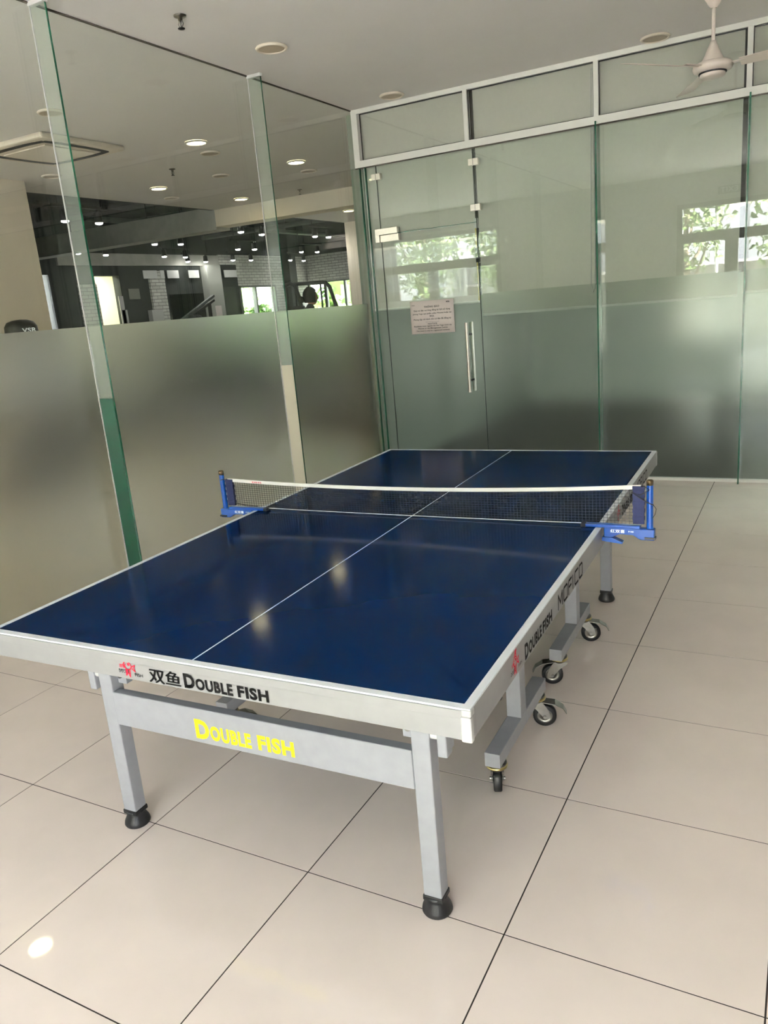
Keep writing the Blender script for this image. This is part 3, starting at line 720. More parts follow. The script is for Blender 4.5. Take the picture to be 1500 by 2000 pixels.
# ------------------------------------------------------------------ ceiling fan
def fan():
    root = empty('ceiling_fan', (0.005, 4.26, 2.82)); tag(root, 'white three-blade ceiling fan on a short rod', 'fan')
    z = lambda v: v - 2.82
    MB().lathe([(0.0, z(ZC)), (0.062, z(ZC) - 0.0006), (0.058, z(3.245)), (0.03, z(3.2)), (0.017, z(3.186)), (0.0, z(3.186))], 28).build('canopy', FANW, root)
    MB().tube([(0, 0, z(3.19)), (0, 0, z(2.99))], 0.011, 14).build('down_rod', FANW, root)
    MB().tube([(-0.013, -0.001, z(3.188)), (0.013, -0.001, z(3.188))], 0.004, 8).build('rod_bolt', BLACK, root)
    MB().lathe([(0.0, z(3.005)), (0.016, z(3.005)), (0.024, z(2.985)), (0.05, z(2.925)), (0.068, z(2.893)), (0.07, z(2.886)), (0.0, z(2.886))], 32).build('motor_cone', FANW, root)
    md = MB().lathe([(0.06, z(2.888)), (0.098, z(2.884)), (0.116, z(2.872)), (0.12, z(2.856)), (0.112, z(2.838)), (0.09, z(2.828)), (0.0, z(2.828))], 36).build('motor_housing', FANW, root)
    MB().lathe([(0.082, z(2.829)), (0.084, z(2.821)), (0.078, z(2.82)), (0.0, z(2.822))], 32).build('bottom_gap', BLACK, root)
    MB().lathe([(0.074, z(2.824)), (0.076, z(2.808)), (0.06, z(2.798)), (0.0, z(2.794))], 32).build('bottom_cap', FANW, root)
    for az in (352, 232, 112):
        b = MB(); n = 10
        for i in range(n + 1):
            t = i / n; r = 0.16 + 0.52 * t; w = 0.045 + 0.025 * t if t < 0.97 else 0.055; pitch = R(-15)
            for s in (-1, 1):
                for dz in (0.0, 0.004):
                    b.v.append((r, s*w*math.cos(pitch), s*w*math.sin(pitch) + dz + z(2.852)))
        for i in range(n):
            o = i*4
            for q in ((0,4,6,2), (1,3,7,5), (0,1,5,4), (2,6,7,3)): b.f.append(tuple(o+k for k in q)); b.sm.append(False)
        b.f.append((0,2,3,1)); b.sm.append(False); e_ = n*4; b.f.append((e_,e_+1,e_+3,e_+2)); b.sm.append(False)
        bo = b.build('blade', FANW, root, 0.001); bo.rotation_euler = (0, 0, R(az))
        ir = MB().bar((0.10, 0, z(2.858)), (0.24, 0, z(2.860)), 0.05, 0.005).build('blade_iron', FANW, bo, 0.001)
fan()

# ------------------------------------------------------------------ ceiling fittings
def downlight(x, y, on, label, r=0.082, group=None):
    root = empty('downlight', (x, y, ZC)); tag(root, label, 'ceiling light', group)
    MB().lathe([(r, -0.0006), (r + 0.005, -0.006), (r, -0.015), (r*0.88, -0.018), (r*0.84, -0.009)], 32).build('trim_ring', PLASTIC if on else CREAM, root)
    MB().lathe([(r*0.86, -0.011), (r*0.4, -0.012), (0.0, -0.012)], 28).build('diffuser', LAMP_ON if on else LAMP_OFF, root)
G1, G2 = 'unlit ceiling downlights of the table room', 'lit downlights in the hall'
downlight(-2.546, 3.168, False, 'unlit round downlight in the room ceiling above the second glass fin', 0.1, G1)
downlight(-2.528, 4.839, False, 'unlit round downlight in the room ceiling by the corner of the transom', 0.1, G1)
downlight(-0.449, 4.914, False, 'unlit round downlight in the room ceiling left of the ceiling fan', 0.1, G1)
downlight(-0.45, 3.17, False, 'unlit round downlight above the table', 0.1, G1)
for x, y, on, lb in ((-4.70, 4.906, True, 'large lit hall downlight left of the second glass fin'), (-4.68, 6.60, True, 'lit hall downlight right of the second glass fin'),
                     (-6.75, 6.543, True, 'lit hall downlight above the gym opening, left of the fin'), (-6.79, 8.28, True, 'lit hall downlight just in front of the beige beam'),
                     (-6.71, 11.256, True, 'small lit downlight behind the beige beam near the corner'), (-4.72, 1.59, True, 'lit hall downlight mirrored on the floor tile at lower left'),
                     (-6.75, 1.6, True, 'lit hall downlight by the pier out of view'), (-6.75, 3.2, False, 'unlit hall downlight by the pier'),
                     (-4.68, 3.19, False, 'unlit ring downlight seen through the first glass fin'), (-4.94, 5.40, False, 'unlit cream disc beside the large lit hall downlight'),
                     (-4.91, 7.22, False, 'unlit cream disc beside the lit downlight right of the fin'), (-7.22, 7.29, False, 'unlit cream disc beside the lit downlight over the gym opening'),
                     (-6.78, 4.92, False, 'unlit downlight next to the pier below the air conditioner'), (-5.72, 6.52, False, 'unlit round grille in the middle of the hall ceiling')):
    downlight(x, y, on, lb, 0.105 if on else 0.1, G2 if on else 'unlit discs in the hall ceiling')

def sprinkler(x, y, label):
    root = empty('sprinkler_head', (x, y, ZC)); tag(root, label, 'sprinkler')
    MB().lathe([(0.0, -0.0006), (0.036, -0.0006), (0.034, -0.008), (0.014, -0.012), (0.012, -0.03), (0.0, -0.03)], 20).build('escutcheon', CHROME, root)
    f = MB()
    for s in (-1, 1): f.tube([(s*0.01, 0, -0.028), (s*0.018, 0, -0.045), (s*0.004, 0, -0.066)], 0.003, 6)
    f.build('frame_arms', CHROME, root)
    MB().tube([(0, 0, -0.03), (0, 0, -0.066)], 0.003, 6).build('bulb', BLACK, root)
    MB().lathe([(0.0, -0.066), (0.02, -0.066), (0.02, -0.069), (0.0, -0.069)], 16).build('deflector', BLACK, root)
sprinkler(-2.601, 2.364, 'metal sprinkler head in the near ceiling between the glass fins')
sprinkler(-5.78, 5.74, 'dark sprinkler head in the hall ceiling behind the glass')
sprinkler(-5.83, 8.38, 'dark sprinkler head in front of the beige beam')

def cassette():
    root = empty('ceiling_air_conditioner', (-5.7, 4.0, ZC)); tag(root, 'square cream cassette air conditioner in the hall ceiling', 'air conditioner')
    bx('panel', CREAM, root, -0.48, 0.48, -0.48, 0.48, -0.05, -0.0006, 0.02)
    for k in range(4):
        pts = []
        for t in range(9):
            a = -0.36 + 0.72 * t / 8; b = 0.385 - 0.03 * (abs(a) / 0.36) ** 3
            pts.append((a, b) if k == 0 else (b, -a) if k == 1 else (-a, -b) if k == 2 else (-b, a))
        v = MB()
        for (p, q) in zip(pts[:-1], pts[1:]): v.bar((p[0], p[1], -0.0505), (q[0], q[1], -0.0505), 0.062, 0.004)
        v.build('air_slot', BLACK, root)
    gr = bx('grille', CREAM, root, -0.28, 0.28, -0.28, 0.28, -0.062, -0.0502, 0.006)
cassette()

# ------------------------------------------------------------------ gym walls
def gym():
    w = struct(empty('wall_gym_west', (GX0, 0, 0)), 'dark gym wall with brick piers, panels and windows')
    m = MB()
    # solid zones: full wall below 1.0 and above 3.2, and dark areas between openings
    m.box(-0.2, 0, GY0, 10.92, 0, 1.0).box(-0.2, 0, 11.62, GY1, 0, 1.0).box(-0.2, 0, GY0, GY1, 3.2, GZ).box(-0.2, 0, 15.8, GY1, 1.0, 1.5).box(-0.2, 0, 9.5, 9.75, 1.0, 1.5)
    m.box(-0.2, 0, GY0, 9.5, 1.0, 3.2).box(-0.2, 0, 9.75, 10.92, 1.0, 3.2).box(-0.2, 0, 11.62, 15.8, 1.0, 3.2).box(-0.2, 0, 10.92, 11.62, 2.72, 3.2).box(-0.2, 0, 9.5, 9.75, 2.75, 3.2)
    m.build('dark_wall', DARK, w)
    b = MB(); b.box(-0.2, 0.0, 15.8, GY1, 2.42, 3.2).box(-0.2, 0, 17.45, GY1, 1.5, 2.42)
    b.build('brick_wall', BRICK, w)
    gb = bx('grey_band', mat('grey_plaster', (128, 128, 122)), w, 0.0, 0.05, 10.0, 15.05, 2.93, 3.18)
    bx('brick_band', BRICK, w, 0.0, 0.05, 15.06, 18.2, 2.96, 3.2)
    bx('brick_pier', BRICK, w, 0.0, 0.06, 10.42, 10.9, 0, 2.55)
    bx('brick_pier', BRICK, w, 0.0, 0.06, 12.5, 12.98, 0, 2.81)
    CW = mat('cream_wall', (230, 230, 202), 0.8)
    cr = MB(); cr.box(-1.5, -1.4, 10.6, 13.2, 0, 2.9).box(-1.4, -0.2, 10.5, 10.6, 0, 2.9).box(-1.4, -0.2, 13.2, 13.3, 0, 2.9).box(-1.4, -0.2, 10.6, 13.2, 2.9, 3.0)
    cr.build('cream_alcove', CW, w)
    bx('alcove_lamp', mat('alcove_tube', (255, 255, 240), 0.5, emit=(255, 252, 236), es=9.0), w, -1.0, -0.4, 10.9, 12.4, 2.86, 2.899)
    MB().lathe([(0.0, 0.036), (0.06, 0.034), (0.065, 0.0)], 20, (-1.4, 11.9, 2.05), 'x').build('red_bell', mat('red_bell', (150, 30, 24), 0.4), w)
    for (y0, y1, z0, z1) in ((11.47, 11.6, 1.2, 2.28), (11.5, 11.66, 1.2, 1.98)):
        bx('white_panel', PLASTIC, w, 0.031, 0.05, y0, y1, z0, z1)
    bx('framed_notice', mat('grey_frame', (120, 120, 114)), w, 0.0, 0.02, 11.82, 12.15, 2.2, 2.43)
    bx('white_box', PLASTIC, w, 0.0, 0.14, 12.33, 12.7, 1.4, 1.94, 0.01)
    for (y0, y1) in ((12.3, 12.74), (12.85, 12.98), (13.08, 13.47), (13.83, 14.2), (15.18, 15.7)):
        bx('light_panel', mat('pale_panel', (222, 222, 222), 0.6), w, 0.06, 0.075, y0, y1, 2.64, 2.82)
    bx('mirror_panel', mat('black_mirror', (14, 15, 16), 0.1), w, 0.0, 0.03, 13.1, 14.3, 0.4, 2.27)
    bx('light_pier', mat('light_grey_paint', (176, 178, 172), 0.8), w, 0.0, 0.2, 14.36, 14.9, 0, 2.93)
    bx('dark_door', mat('dark_door', (44, 46, 46), 0.4), w, 0.0, 0.05, 14.95, 15.6, 0, 2.4)
    bx('paper_sheet', PAPER, w, 0.201, 0.204, 14.5, 14.74, 1.66, 1.94)
    wf = MB(); wf.box(-0.1, 0.04, 15.8, 15.86, 1.5, 2.42).box(-0.1, 0.02, 16.5, 16.56, 1.5, 2.42).box(-0.1, 0.04, 17.39, 17.45, 1.5, 2.42).box(-0.1, 0.04, 15.8, 17.45, 2.37, 2.42).box(-0.1, 0.04, 15.8, 17.45, 1.5, 1.56)
    wf.build('window_frame', WFRAME, w)
    bx('window_pane', GLASS, w, -0.05, -0.044, 15.86, 17.39, 1.56, 2.37)
    bx('window_pane', GLASS, w, -0.05, -0.044, 9.5, 9.75, 1.5, 2.75)
    n = struct(empty('wall_gym_north', (0, GY1, 0)), 'white brick gym wall with window')
    b = MB(); b.box(GX0, GX1, 0, 0.2, 2.45, 3.22).box(GX0, GX1, 0, 0.2, 0, 1.5).box(-10.3, GX1, 0, 0.2, 1.5, 2.45)
    b.build('brick_wall', BRICK, n)
    bx('dark_wall', DARK, n, GX0, GX1, 0, 0.2, 3.22, GZ)
    wf = MB(); wf.box(GX0, -10.3, -0.05, 0.05, 2.40, 2.45)
    for x in (GX0 + 0.03, -12.27, -11.6, -10.33): wf.box(x - 0.03, x + 0.03, -0.04, 0.05, 1.5, 2.42)
    wf.build('window_frame', WFRAME, n)
    bx('window_pane', GLASS, n, GX0, -10.3, 0.0, 0.006, 1.5, 2.42)
    struct(bx('trim_gym_post', DARK, None, GX0 + 0.05, GX0 + 0.3, 17.85, 18.2, 0, GZ), 'dark square post in the gym')
gym()

# track lights hanging in the gym
def track(spots, label, z=3.0):
    xs = [s[0] for s in spots]; ys = [s[1] for s in spots]
    cx, cy = sum(xs)/len(xs), sum(ys)/len(ys)
    root = empty('track_light', (cx, cy, z)); tag(root, label, 'track light', 'track lights in the gym')
    d = Vector((xs[-1] - xs[0], ys[-1] - ys[0], 0)) if len(spots) > 1 else Vector((0, 0.5, 0))
    dn = d.normalized(); hl = d.length/2 + 0.18
    MB().bar(-dn*hl + Vector((0,0,0.19)), dn*hl + Vector((0,0,0.19)), 0.035, 0.035).build('rail', BLACK, root)
    for s in (-1, 1): MB().tube([dn*(hl - 0.1)*s + Vector((0,0,0.2)), dn*(hl - 0.1)*s + Vector((0,0,GZ - z))], 0.009, 6).build('hanging_rod', BLACK, root)
    for (x, y) in spots:
        o = (x - cx, y - cy, 0)
        h = MB().lathe([(0.0, 0.14), (0.04, 0.14), (0.05, 0.12), (0.055, 0.0), (0.05, 0.0), (0.048, 0.01)], 16, o)
        h.tube([(o[0], o[1], 0.13), (o[0], o[1], 0.185)], 0.012, 8)
        ho = h.build('spot_head', BLACK, root)
        MB().lathe([(0.049, 0.008), (0.045, -0.012), (0.02, -0.02), (0.0, -0.022)], 16, o).build('lens', SPOT_ON, ho)
for sp, lb in (([(-7.98, 6.06), (-7.98, 6.63)], 'track light with two spots nearest the pier'),
               ([(-11.42, 9.27), (-11.58, 10.09)], 'track light in front of the brick pier and cream panel'),
               ([(-9.84, 9.62), (-9.72, 10.17)], 'track light just below the grey gym beam'),
               ([(-11.67, 11.81), (-11.70, 12.51)], 'track light over the pale panels'),
               ([(-12.6, 13.6), (-12.6, 14.25)], 'track light over the black mirror panel'),
               ([(-7.99, 9.75), (-8.12, 10.52)], 'track light close under the beige beam left of the fin'),
               ([(-10.18, 12.45), (-10.09, 12.91)], 'track light left of the second fin, middle row'),
               ([(-12.18, 14.79), (-12.13, 15.46)], 'track light over the gym window left of the post'),
               ([(-12.01, 17.07), (-12.09, 17.85)], 'track light in front of the white brick corner'),
               ([(-10.28, 15.03), (-10.19, 15.60)], 'track light right of the second fin, middle row'),
               ([(-7.97, 12.05), (-7.95, 12.52)], 'track light at the right end beside the beige end wall')):
    track(sp, lb)
for k, (x0, x1, y0, y1, z) in enumerate(((-12.6, -8.0, 11.0, 11.12, 3.62), (-12.6, -8.0, 14.2, 14.3, 3.55), (-9.2, -9.0, 5.2, 18.8, 3.7), (-11.3, -11.2, 9.4, 18.8, 3.6))):
    o = tag(MB().tube([(x0 if y1-y0 < 1 else (x0+x1)/2, (y0+y1)/2 if y1-y0 < 1 else y0, z), (x1 if y1-y0 < 1 else (x0+x1)/2, (y0+y1)/2 if y1-y0 < 1 else y1, z)], 0.1 if k % 2 == 0 else 0.05, 12).build('ceiling_duct', mat('grey_duct', (84, 88, 86), 0.5, 0.3), None),
            ['grey round duct across the gym ceiling', 'thin pipe across the far gym ceiling', 'grey duct running along the near gym ceiling', 'thin pipe running along the far gym ceiling'][k], 'duct')

# ------------------------------------------------------------------ gym equipment, bag, person
def arch_machine():
    root = empty('cable_machine', (-9.5, 14.0, 0)); tag(root, 'black gym cable machine with curved top tubes behind the person', 'gym machine')
    def arc(x0, x1, top, s):
        pts = [(x0, 0, 0.05), (x0, 0, top - 0.25)]
        for t in range(7):
            a = math.pi/2 * t / 6; pts.append((x0 + s*0.2*(1 - math.cos(a)), 0, top - 0.25 + 0.25*math.sin(a)))
        pts.append((x1, 0, top)); return pts
    MB().tube([(-0.70, 0, 2.2), (-0.5, 0, 2.26), (-0.38, 0, 2.2), (-0.3, -0.02, 2.0), (-0.22, -0.04, 1.7), (-0.1, -0.06, 1.1), (-0.05, -0.08, 0.05)], 0.045, 10).build('curved_tube', BLACK, root)
    MB().tube([(0.05, 0, 2.22), (0.45, 0, 2.2), (0.55, 0, 2.1), (0.62, 0, 1.85), (0.7, 0, 1.6), (0.78, 0, 1.0), (0.8, 0, 0.05)], 0.045, 10).build('curved_tube', BLACK, root)
    MB().tube([(-0.66, 0.05, 0.05), (-0.66, 0.05, 2.2)], 0.035, 8).build('upright', BLACK, root)
    MB().tube([(-0.45, 0.1, 0.05), (-0.45, 0.1, 2.24)], 0.02, 8).build('upright', BLACK, root)
    MB().tube([(-0.66, 0.05, 2.24), (0.1, 0.1, 2.22)], 0.04, 8).build('top_beam', BLACK, root)
    for x in (0.25, 0.36): MB().tube([(x, 0.1, 0.05), (x, 0.1, 2.2)], 0.022, 8).build('guide_rod', BLACK, root)
    bx('base_frame', BLACK, root, -0.75, 0.85, -0.4, 0.4, 0.0, 0.06)
    for k in range(6): bx('weight_plate', BLACK, root, 0.2, 0.42, 0.0, 0.2, 0.2 + 0.1*k, 0.29 + 0.1*k)
    bx('seat_pad', RUBBER, root, -0.3, 0.05, -0.3, -0.05, 0.5, 0.58, 0.02)
    bx('handle_pad', RUBBER, root, -0.45, -0.15, -0.1, 0.0, 1.66, 1.74, 0.02)
arch_machine()
def press_machine():
    root = empty('leg_press_machine', (-11.9, 12.4, 0)); tag(root, 'dark leg press with slanted light rail in front of the mirror panel', 'gym machine')
    MB().bar((0, -0.35, 1.55), (0.1, 1.0, 2.15), 0.08, 0.05).build('sloped_rail', mat('grey_duct', (84, 88, 86)), root)
    MB().bar((0, -0.35, 1.48), (0.1, 1.0, 2.05), 0.05, 0.05).build('lower_rail', BLACK, root)
    for y, h in ((-0.3, 1.5), (0.25, 1.75), (0.85, 2.0)): MB().bar((0.03, y, 0), (0.03, y + 0.05, h), 0.06, 0.06).build('frame_post', BLACK, root)
    for y in (0.1, 0.2, 0.3): MB().lathe([(0.0, -0.02), (0.2, -0.02), (0.2, 0.02), (0.0, 0.02)], 20, (0.12, y, 1.55), 'y').build('weight_disc', BLACK, root)
    bx('base_frame', BLACK, root, -0.3, 0.4, -0.5, 1.1, 0, 0.08)
    bx('back_pad', RUBBER, root, -0.2, 0.3, -0.55, -0.4, 0.4, 1.6, 0.03)
press_machine()
bag = empty('punching_bag', (-6.6, 4.02, 0)); tag(bag, 'black domed punching bag with white lettering in front of the beige pier', 'punching bag')
MB().lathe([(0.0, 0.0), (0.3, 0.0), (0.32, 0.06), (0.28, 0.3), (0.12, 0.4), (0.0, 0.4)], 28).build('base', BLACK, bag)
MB().lathe([(0.1, 0.4), (0.16, 0.45), (0.165, 1.62), (0.16, 1.70), (0.13, 1.745), (0.07, 1.765), (0.0, 1.77)], 28).build('bag', RUBBER, bag)
text('white_lettering', 'VSR', TEXTW, bag, (0.14, -0.10, 1.635), (0.45, 0.9, 0), (0, 0, 1), 0.14, 0.045, off=0.03)

def person():
    root = empty('person', (-5.62, 8.0, 0.15)); tag(root, 'person with black hair in a bun, head above the frosted glass', 'person')
    root.rotation_euler = (0, 0, R(55))
    J = {'pel': (0, 0, 0.92, .15, .11), 'wai': (0, 0, 1.08, .13, .1), 'che': (0, 0, 1.28, .16, .115), 'shc': (0, 0.01, 1.42, .11, .09), 'nec': (0.01, 0, 1.50, .055, .055), 'nck': (0.02, 0, 1.56, .05, .05),
         'shl': (0, .17, 1.40, .06, .06), 'ell': (-.02, .23, 1.12, .045, .045), 'wrl': (.12, .22, .92, .032, .032), 'hal': (.19, .21, .87, .035, .025),
         'shr': (0, -.17, 1.40, .06, .06), 'elr': (-.02, -.23, 1.12, .045, .045), 'wrr': (.12, -.22, .92, .032, .032), 'har': (.19, -.21, .87, .035, .025),
         'hil': (0, .09, .86, .09, .09), 'knl': (.02, .1, .48, .06, .06), 'anl': (-.02, .1, .08, .04, .04), 'tol': (.15, .11, .035, .035, .03),
         'hir': (0, -.09, .86, .09, .09), 'knr': (.02, -.1, .48, .06, .06), 'anr': (-.02, -.1, .08, .04, .04), 'tor': (.15, -.11, .035, .035, .03)}
    E_ = [('pel','wai'),('wai','che'),('che','shc'),('shc','nec'),('nec','nck'),('shc','shl'),('shl','ell'),('ell','wrl'),('wrl','hal'),('shc','shr'),('shr','elr'),('elr','wrr'),('wrr','har'),
          ('pel','hil'),('hil','knl'),('knl','anl'),('anl','tol'),('pel','hir'),('hir','knr'),('knr','anr'),('anr','tor')]
    ks = list(J); me = bpy.data.meshes.new('body'); me.from_pydata([J[k][:3] for k in ks], [(ks.index(a), ks.index(b)) for a, b in E_], [])
    o = bpy.data.objects.new('body', me); col.objects.link(o); o.parent = root
    sk = o.modifiers.new('skin', 'SKIN')
    for i, k in enumerate(ks):
        me.skin_vertices[0].data[i].radius = J[k][3:]; me.skin_vertices[0].data[i].use_root = (k == 'pel')
    o.modifiers.new('sub', 'SUBSURF').levels = 2; o.modifiers['sub'].render_levels = 2
    me.materials.append(CLOTH)
    # head with face, profile to +x
    h = MB(); n, mm = 28, 18; vs = []
    for i in range(mm + 1):
        a = math.pi * i / mm; z = math.cos(a)
        for k in range(n):
            b = 2*math.pi*k/n; x, y = math.sin(a)*math.cos(b), math.sin(a)*math.sin(b)
            X, Y, Z = x*0.095, y*0.075, z*0.118
            if z < 0: X += 0.012*(-z) if x > 0 else 0.02*(-z); Y *= 1 + 0.25*z
            if x > 0.75 and -0.35 < z < 0.15 and abs(y) < 0.25: X += 0.02*(1 - abs(y)/0.25)*(1 - abs(z + 0.15)/0.3 if abs(z+0.15) < 0.3 else 0)
            vs.append((X + 0.035, Y, Z + 1.645))
    fs = [(i*n+k, i*n+(k+1)%n, (i+1)*n+(k+1)%n, (i+1)*n+k) for i in range(mm) for k in range(n)]
    h.add(vs, fs, True); ho = h.build('head', SKIN, root)
    for s in (-1, 1):
        MB().lathe([(0.0, -0.006), (0.02, -0.006), (0.026, 0.0), (0.02, 0.006), (0.0, 0.006)], 14, (0.02, s*0.076, 1.64), 'y').build('ear', SKIN, ho)
        MB().lathe([(0.0, -0.008), (0.008, 0.0), (0.0, 0.008)], 10, (0.118, s*0.03, 1.66)).build('eye', BLACK, ho)
    MB().bar((0.122, -0.02, 1.59), (0.122, 0.02, 1.59), 0.006, 0.006).build('mouth', mat('lips', (140, 80, 72)), ho)
    hr = MB(); vs = []
    for i in range(mm + 1):
        a = math.pi * 0.72 * i / mm
        for k in range(n):
            b = 2*math.pi*k/n; x, y, z = math.sin(a)*math.cos(b), math.sin(a)*math.sin(b), math.cos(a)
            if x > 0.45 and z < 0.45: x, z = 0.45 + (x-0.45)*0.2, max(z, 0.42) if x > 0.6 else z
            vs.append((x*0.112 + 0.026, y*0.088, z*0.134 + 1.652))
    hr.add(vs, [(i*n+k, i*n+(k+1)%n, (i+1)*n+(k+1)%n, (i+1)*n+k) for i in range(mm) for k in range(n)], True)
    hb = hr.build('hair', HAIR, root)
    b_ = MB().lathe([(0.0, -0.05), (0.03, -0.042), (0.046, -0.015), (0.048, 0.01), (0.034, 0.038), (0.0, 0.05)], 16, (-0.115, 0, 1.615)).build('hair_bun', HAIR, hb)
    return root
person()
tm = empty('treadmill', (-5.62, 8.0, 0)); tag(tm, 'dark treadmill under the person behind the frosted glass', 'treadmill')
bx('deck', BLACK, tm, -0.8, 0.8, -0.38, 0.38, 0.02, 0.149, 0.02)
for s in (-1, 1): MB().bar((0.7, s*0.36, 0.14), (0.86, s*0.36, 1.3), 0.07, 0.05).build('console_post', BLACK, tm)
bx('console', BLACK, tm, 0.78, 0.92, -0.38, 0.38, 1.25, 1.5, 0.03)

# ------------------------------------------------------------------ planting and things outside the windows
def leaves(n, cx, cy, cz, sx, sy, sz, size, seed):
    rn = random.Random(seed); m = MB()
    for _ in range(n):
        u = rn.uniform(-1, 1), rn.uniform(-1, 1), rn.uniform(-1, 1)
        if u[0]**2 + u[1]**2 + u[2]**2 > 1.1: continue
        p = Vector((cx + u[0]*sx, cy + u[1]*sy, cz + u[2]*sz)); d = Vector((rn.gauss(0,1), rn.gauss(0,1), rn.gauss(0,0.7))).normalized()
        w = d.cross(Vector((rn.gauss(0,1), rn.gauss(0,1), rn.gauss(0,1)))).normalized() * size * 0.22; q = d * size * rn.uniform(0.6, 1.2)
        mid = p + q*0.5 + Vector((0,0,size*0.08))
        m.add([p, mid + w, p + q, mid - w], [(0,1,2), (0,2,3)])
    return m
def palm(x, y, z0, h, nfr, size, label, seed, m_leaf):
    root = empty('leafy_plant', (x, y, z0)); tag(root, label, 'plant', 'plants outside the gym windows')
    rn = random.Random(seed); fo = MB()
    for k in range(nfr):
        az = rn.uniform(0, 2*math.pi); el = rn.uniform(0.5, 1.35); L_ = size * rn.uniform(0.7, 1.2); b = h * rn.uniform(0.0, 1.0)
        for t in range(8):
            f = t / 8; p = Vector((math.cos(az)*math.cos(el)*L_*f, math.sin(az)*math.cos(el)*L_*f, b + math.sin(el)*L_*f - 0.5*L_*f*f))
            for s in (-1, 1):
                d = Vector((math.cos(az + s*0.9), math.sin(az + s*0.9), -0.2)) * size * 0.32 * (1 - 0.6*f); w = Vector((-math.sin(az)*0.03, math.cos(az)*0.03, 0.035))
                fo.add([p - w, p + d, p + w], [(0,1,2)])
    fo.build('fronds', m_leaf, root)
    MB().tube([(0, 0, 0), (0, 0, h)], [0.05, 0.03], 8).build('stem', BARK, root)
for k, (x, y, lb) in enumerate(((-14.3, 15.4, 'bright palm outside the left pane of the gym window'), (-14.3, 17.1, 'bright palm outside the right pane of the gym window'), (-14.3, 18.8, 'bright palm behind the brick corner'),
                                (-13.0, 20.7, 'bright palm outside the far gym window, left'), (-11.3, 20.7, 'bright palm outside the far gym window, middle'), (-9.6, 20.7, 'bright palm outside the far gym window, right'))):
    palm(x, y, -0.05, 1.7, 190, 0.85, lb, 20 + k, LEAF2)
for (cx, cy, sx, sy, lb, sd) in ((-16.6, 17.0, 0.8, 3.6, 'tall green hedge outside the west gym window', 61), (-11.6, 23.0, 3.2, 0.8, 'tall green hedge outside the far gym window', 62)):
    hg = empty('garden_hedge', (cx, cy, -0.05)); tag(hg, lb, 'hedge')
    bx('hedge_core', LEAF2, hg, -sx*0.8, sx*0.8, -sy*0.9, sy*0.9, 0, 3.0)
    leaves(5200, 0, 0, 1.6, sx*1.25, sy*1.25, 2.1, 0.32, sd).build('foliage', LEAF2, hg)
tag(bx('garden_ground', PAVE, None, -30, 30, 20.0, 45, -0.12, -0.05), 'pale paving north of the gym', 'ground', kind='structure')
tag(bx('garden_ground', PAVE, None, -40, -13.2, -30, 20.0, -0.12, -0.05), 'pale paving west of the gym', 'ground', kind='structure')
tag(bx('garden_ground', PAVE, None, -13.2, 30, -30, YR - 0.2, -0.12, -0.05), 'pale paving outside the glazed doors', 'ground', kind='structure')

def tree(x, y, h, cr, label, seed, dens=2600):
    root = empty('garden_tree', (x, y, -0.05)); tag(root, label, 'tree', 'trees outside the glazed doors')
    rn = random.Random(seed); t = MB()
    t.tube([(0,0,0), (0.04,0.02,h*0.35), (-0.03,0.05,h*0.7), (0.05,0,h)], [0.09, 0.075, 0.06, 0.03], 8)
    for k in range(5):
        a = rn.uniform(0, 6.28); z = h*(0.4 + 0.12*k); t.tube([(0,0,z), (math.cos(a)*cr*0.4, math.sin(a)*cr*0.4, z + 0.35), (math.cos(a)*cr*0.8, math.sin(a)*cr*0.8, z + 0.9)], [0.04, 0.03, 0.012], 6)
    t.build('trunk', BARK, root)
    leaves(dens, 0, 0, h*0.85, cr, cr, h*0.4, 0.22, seed).build('foliage', LEAF1, root)
tree(-1.75, -6.6, 3.5, 0.85, 'small leafy tree mirrored at the left of the room glazing', 1, 1500)
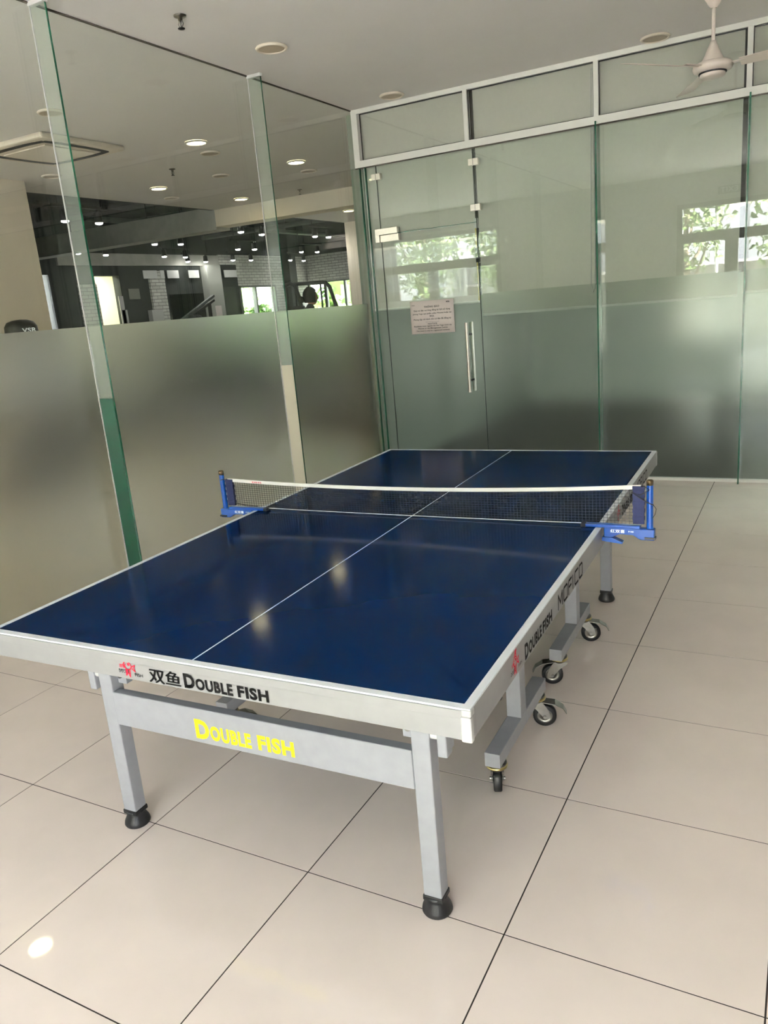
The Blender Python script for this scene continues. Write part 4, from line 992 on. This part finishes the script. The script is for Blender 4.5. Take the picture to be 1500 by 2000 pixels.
tree(0.0, -6.9, 3.2, 0.6, 'thin tree mirrored in the lower glazing', 2, 600)
tree(-8.9, -9.0, 3.6, 1.0, 'leafy tree mirrored in the hall glazing, left', 3)
tree(-6.6, -9.2, 3.6, 1.05, 'leafy tree mirrored in the hall glazing, middle', 4)
tree(-4.3, -9.0, 3.6, 1.0, 'leafy tree mirrored in the hall glazing, right', 5)
aw = empty('awning', (1.2, -10.5, 0)); tag(aw, 'white fabric awning with folds outside the glazed doors', 'awning')
for k in range(26):
    x0 = -2.6 + k*0.22
    MB().add([(x0, 0, 4.6), (x0 + 0.2, 0.0, 4.66), (x0 + 0.5, 2.6, 3.05), (x0 + 0.3, 2.6, 2.98)], [(0,1,2,3)]).build('awning_strip', mat('awning_canvas', (232, 226, 206), 0.9), aw)
for x in (-2.5, 0.4, 3.2): MB().tube([(x, 2.6, -0.05), (x, 2.6, 3.0)], 0.04, 8).build('awning_post', ALU, aw)
gw = empty('garden_wall', (0, -11.5, 0)); tag(gw, 'low grey garden wall outside the glazed doors', 'wall')
bx('wall_body', mat('grey_render', (150, 150, 142), 0.9, noise=0.1), gw, -3.5, 6.0, -0.2, 0, -0.05, 1.9); bx('coping', PAVE, gw, -3.55, 6.05, -0.25, 0.05, 1.9, 1.97)
kb = empty('kiosk_building', (-6.5, -14.0, 0)); tag(kb, 'white kiosk with framed posters mirrored in the hall glazing', 'building')
bx('wall_body', mat('kiosk_grey', (150, 154, 150), 0.9), kb, -4.0, 3.5, -3, 0, -0.05, 3.2)
for x in (-1.6, 0.9, 2.4):
    fr = bx('poster_frame', PLASTIC, kb, x - 0.5, x + 0.5, 0.0, 0.05, 0.6, 2.6); bx('poster', mat('pale_blue_poster', (190, 214, 226), 0.5), fr, x - 0.38, x + 0.38, 0.05, 0.055, 0.75, 2.35)
    bx('poster_stripe', mat('poster_red', (214, 120, 110), 0.5), fr, x - 0.38, x - 0.28, 0.055, 0.058, 1.4, 2.35)
bx('fascia', PLASTIC, kb, -4.0, 3.5, 0.0, 0.3, 2.75, 3.05)
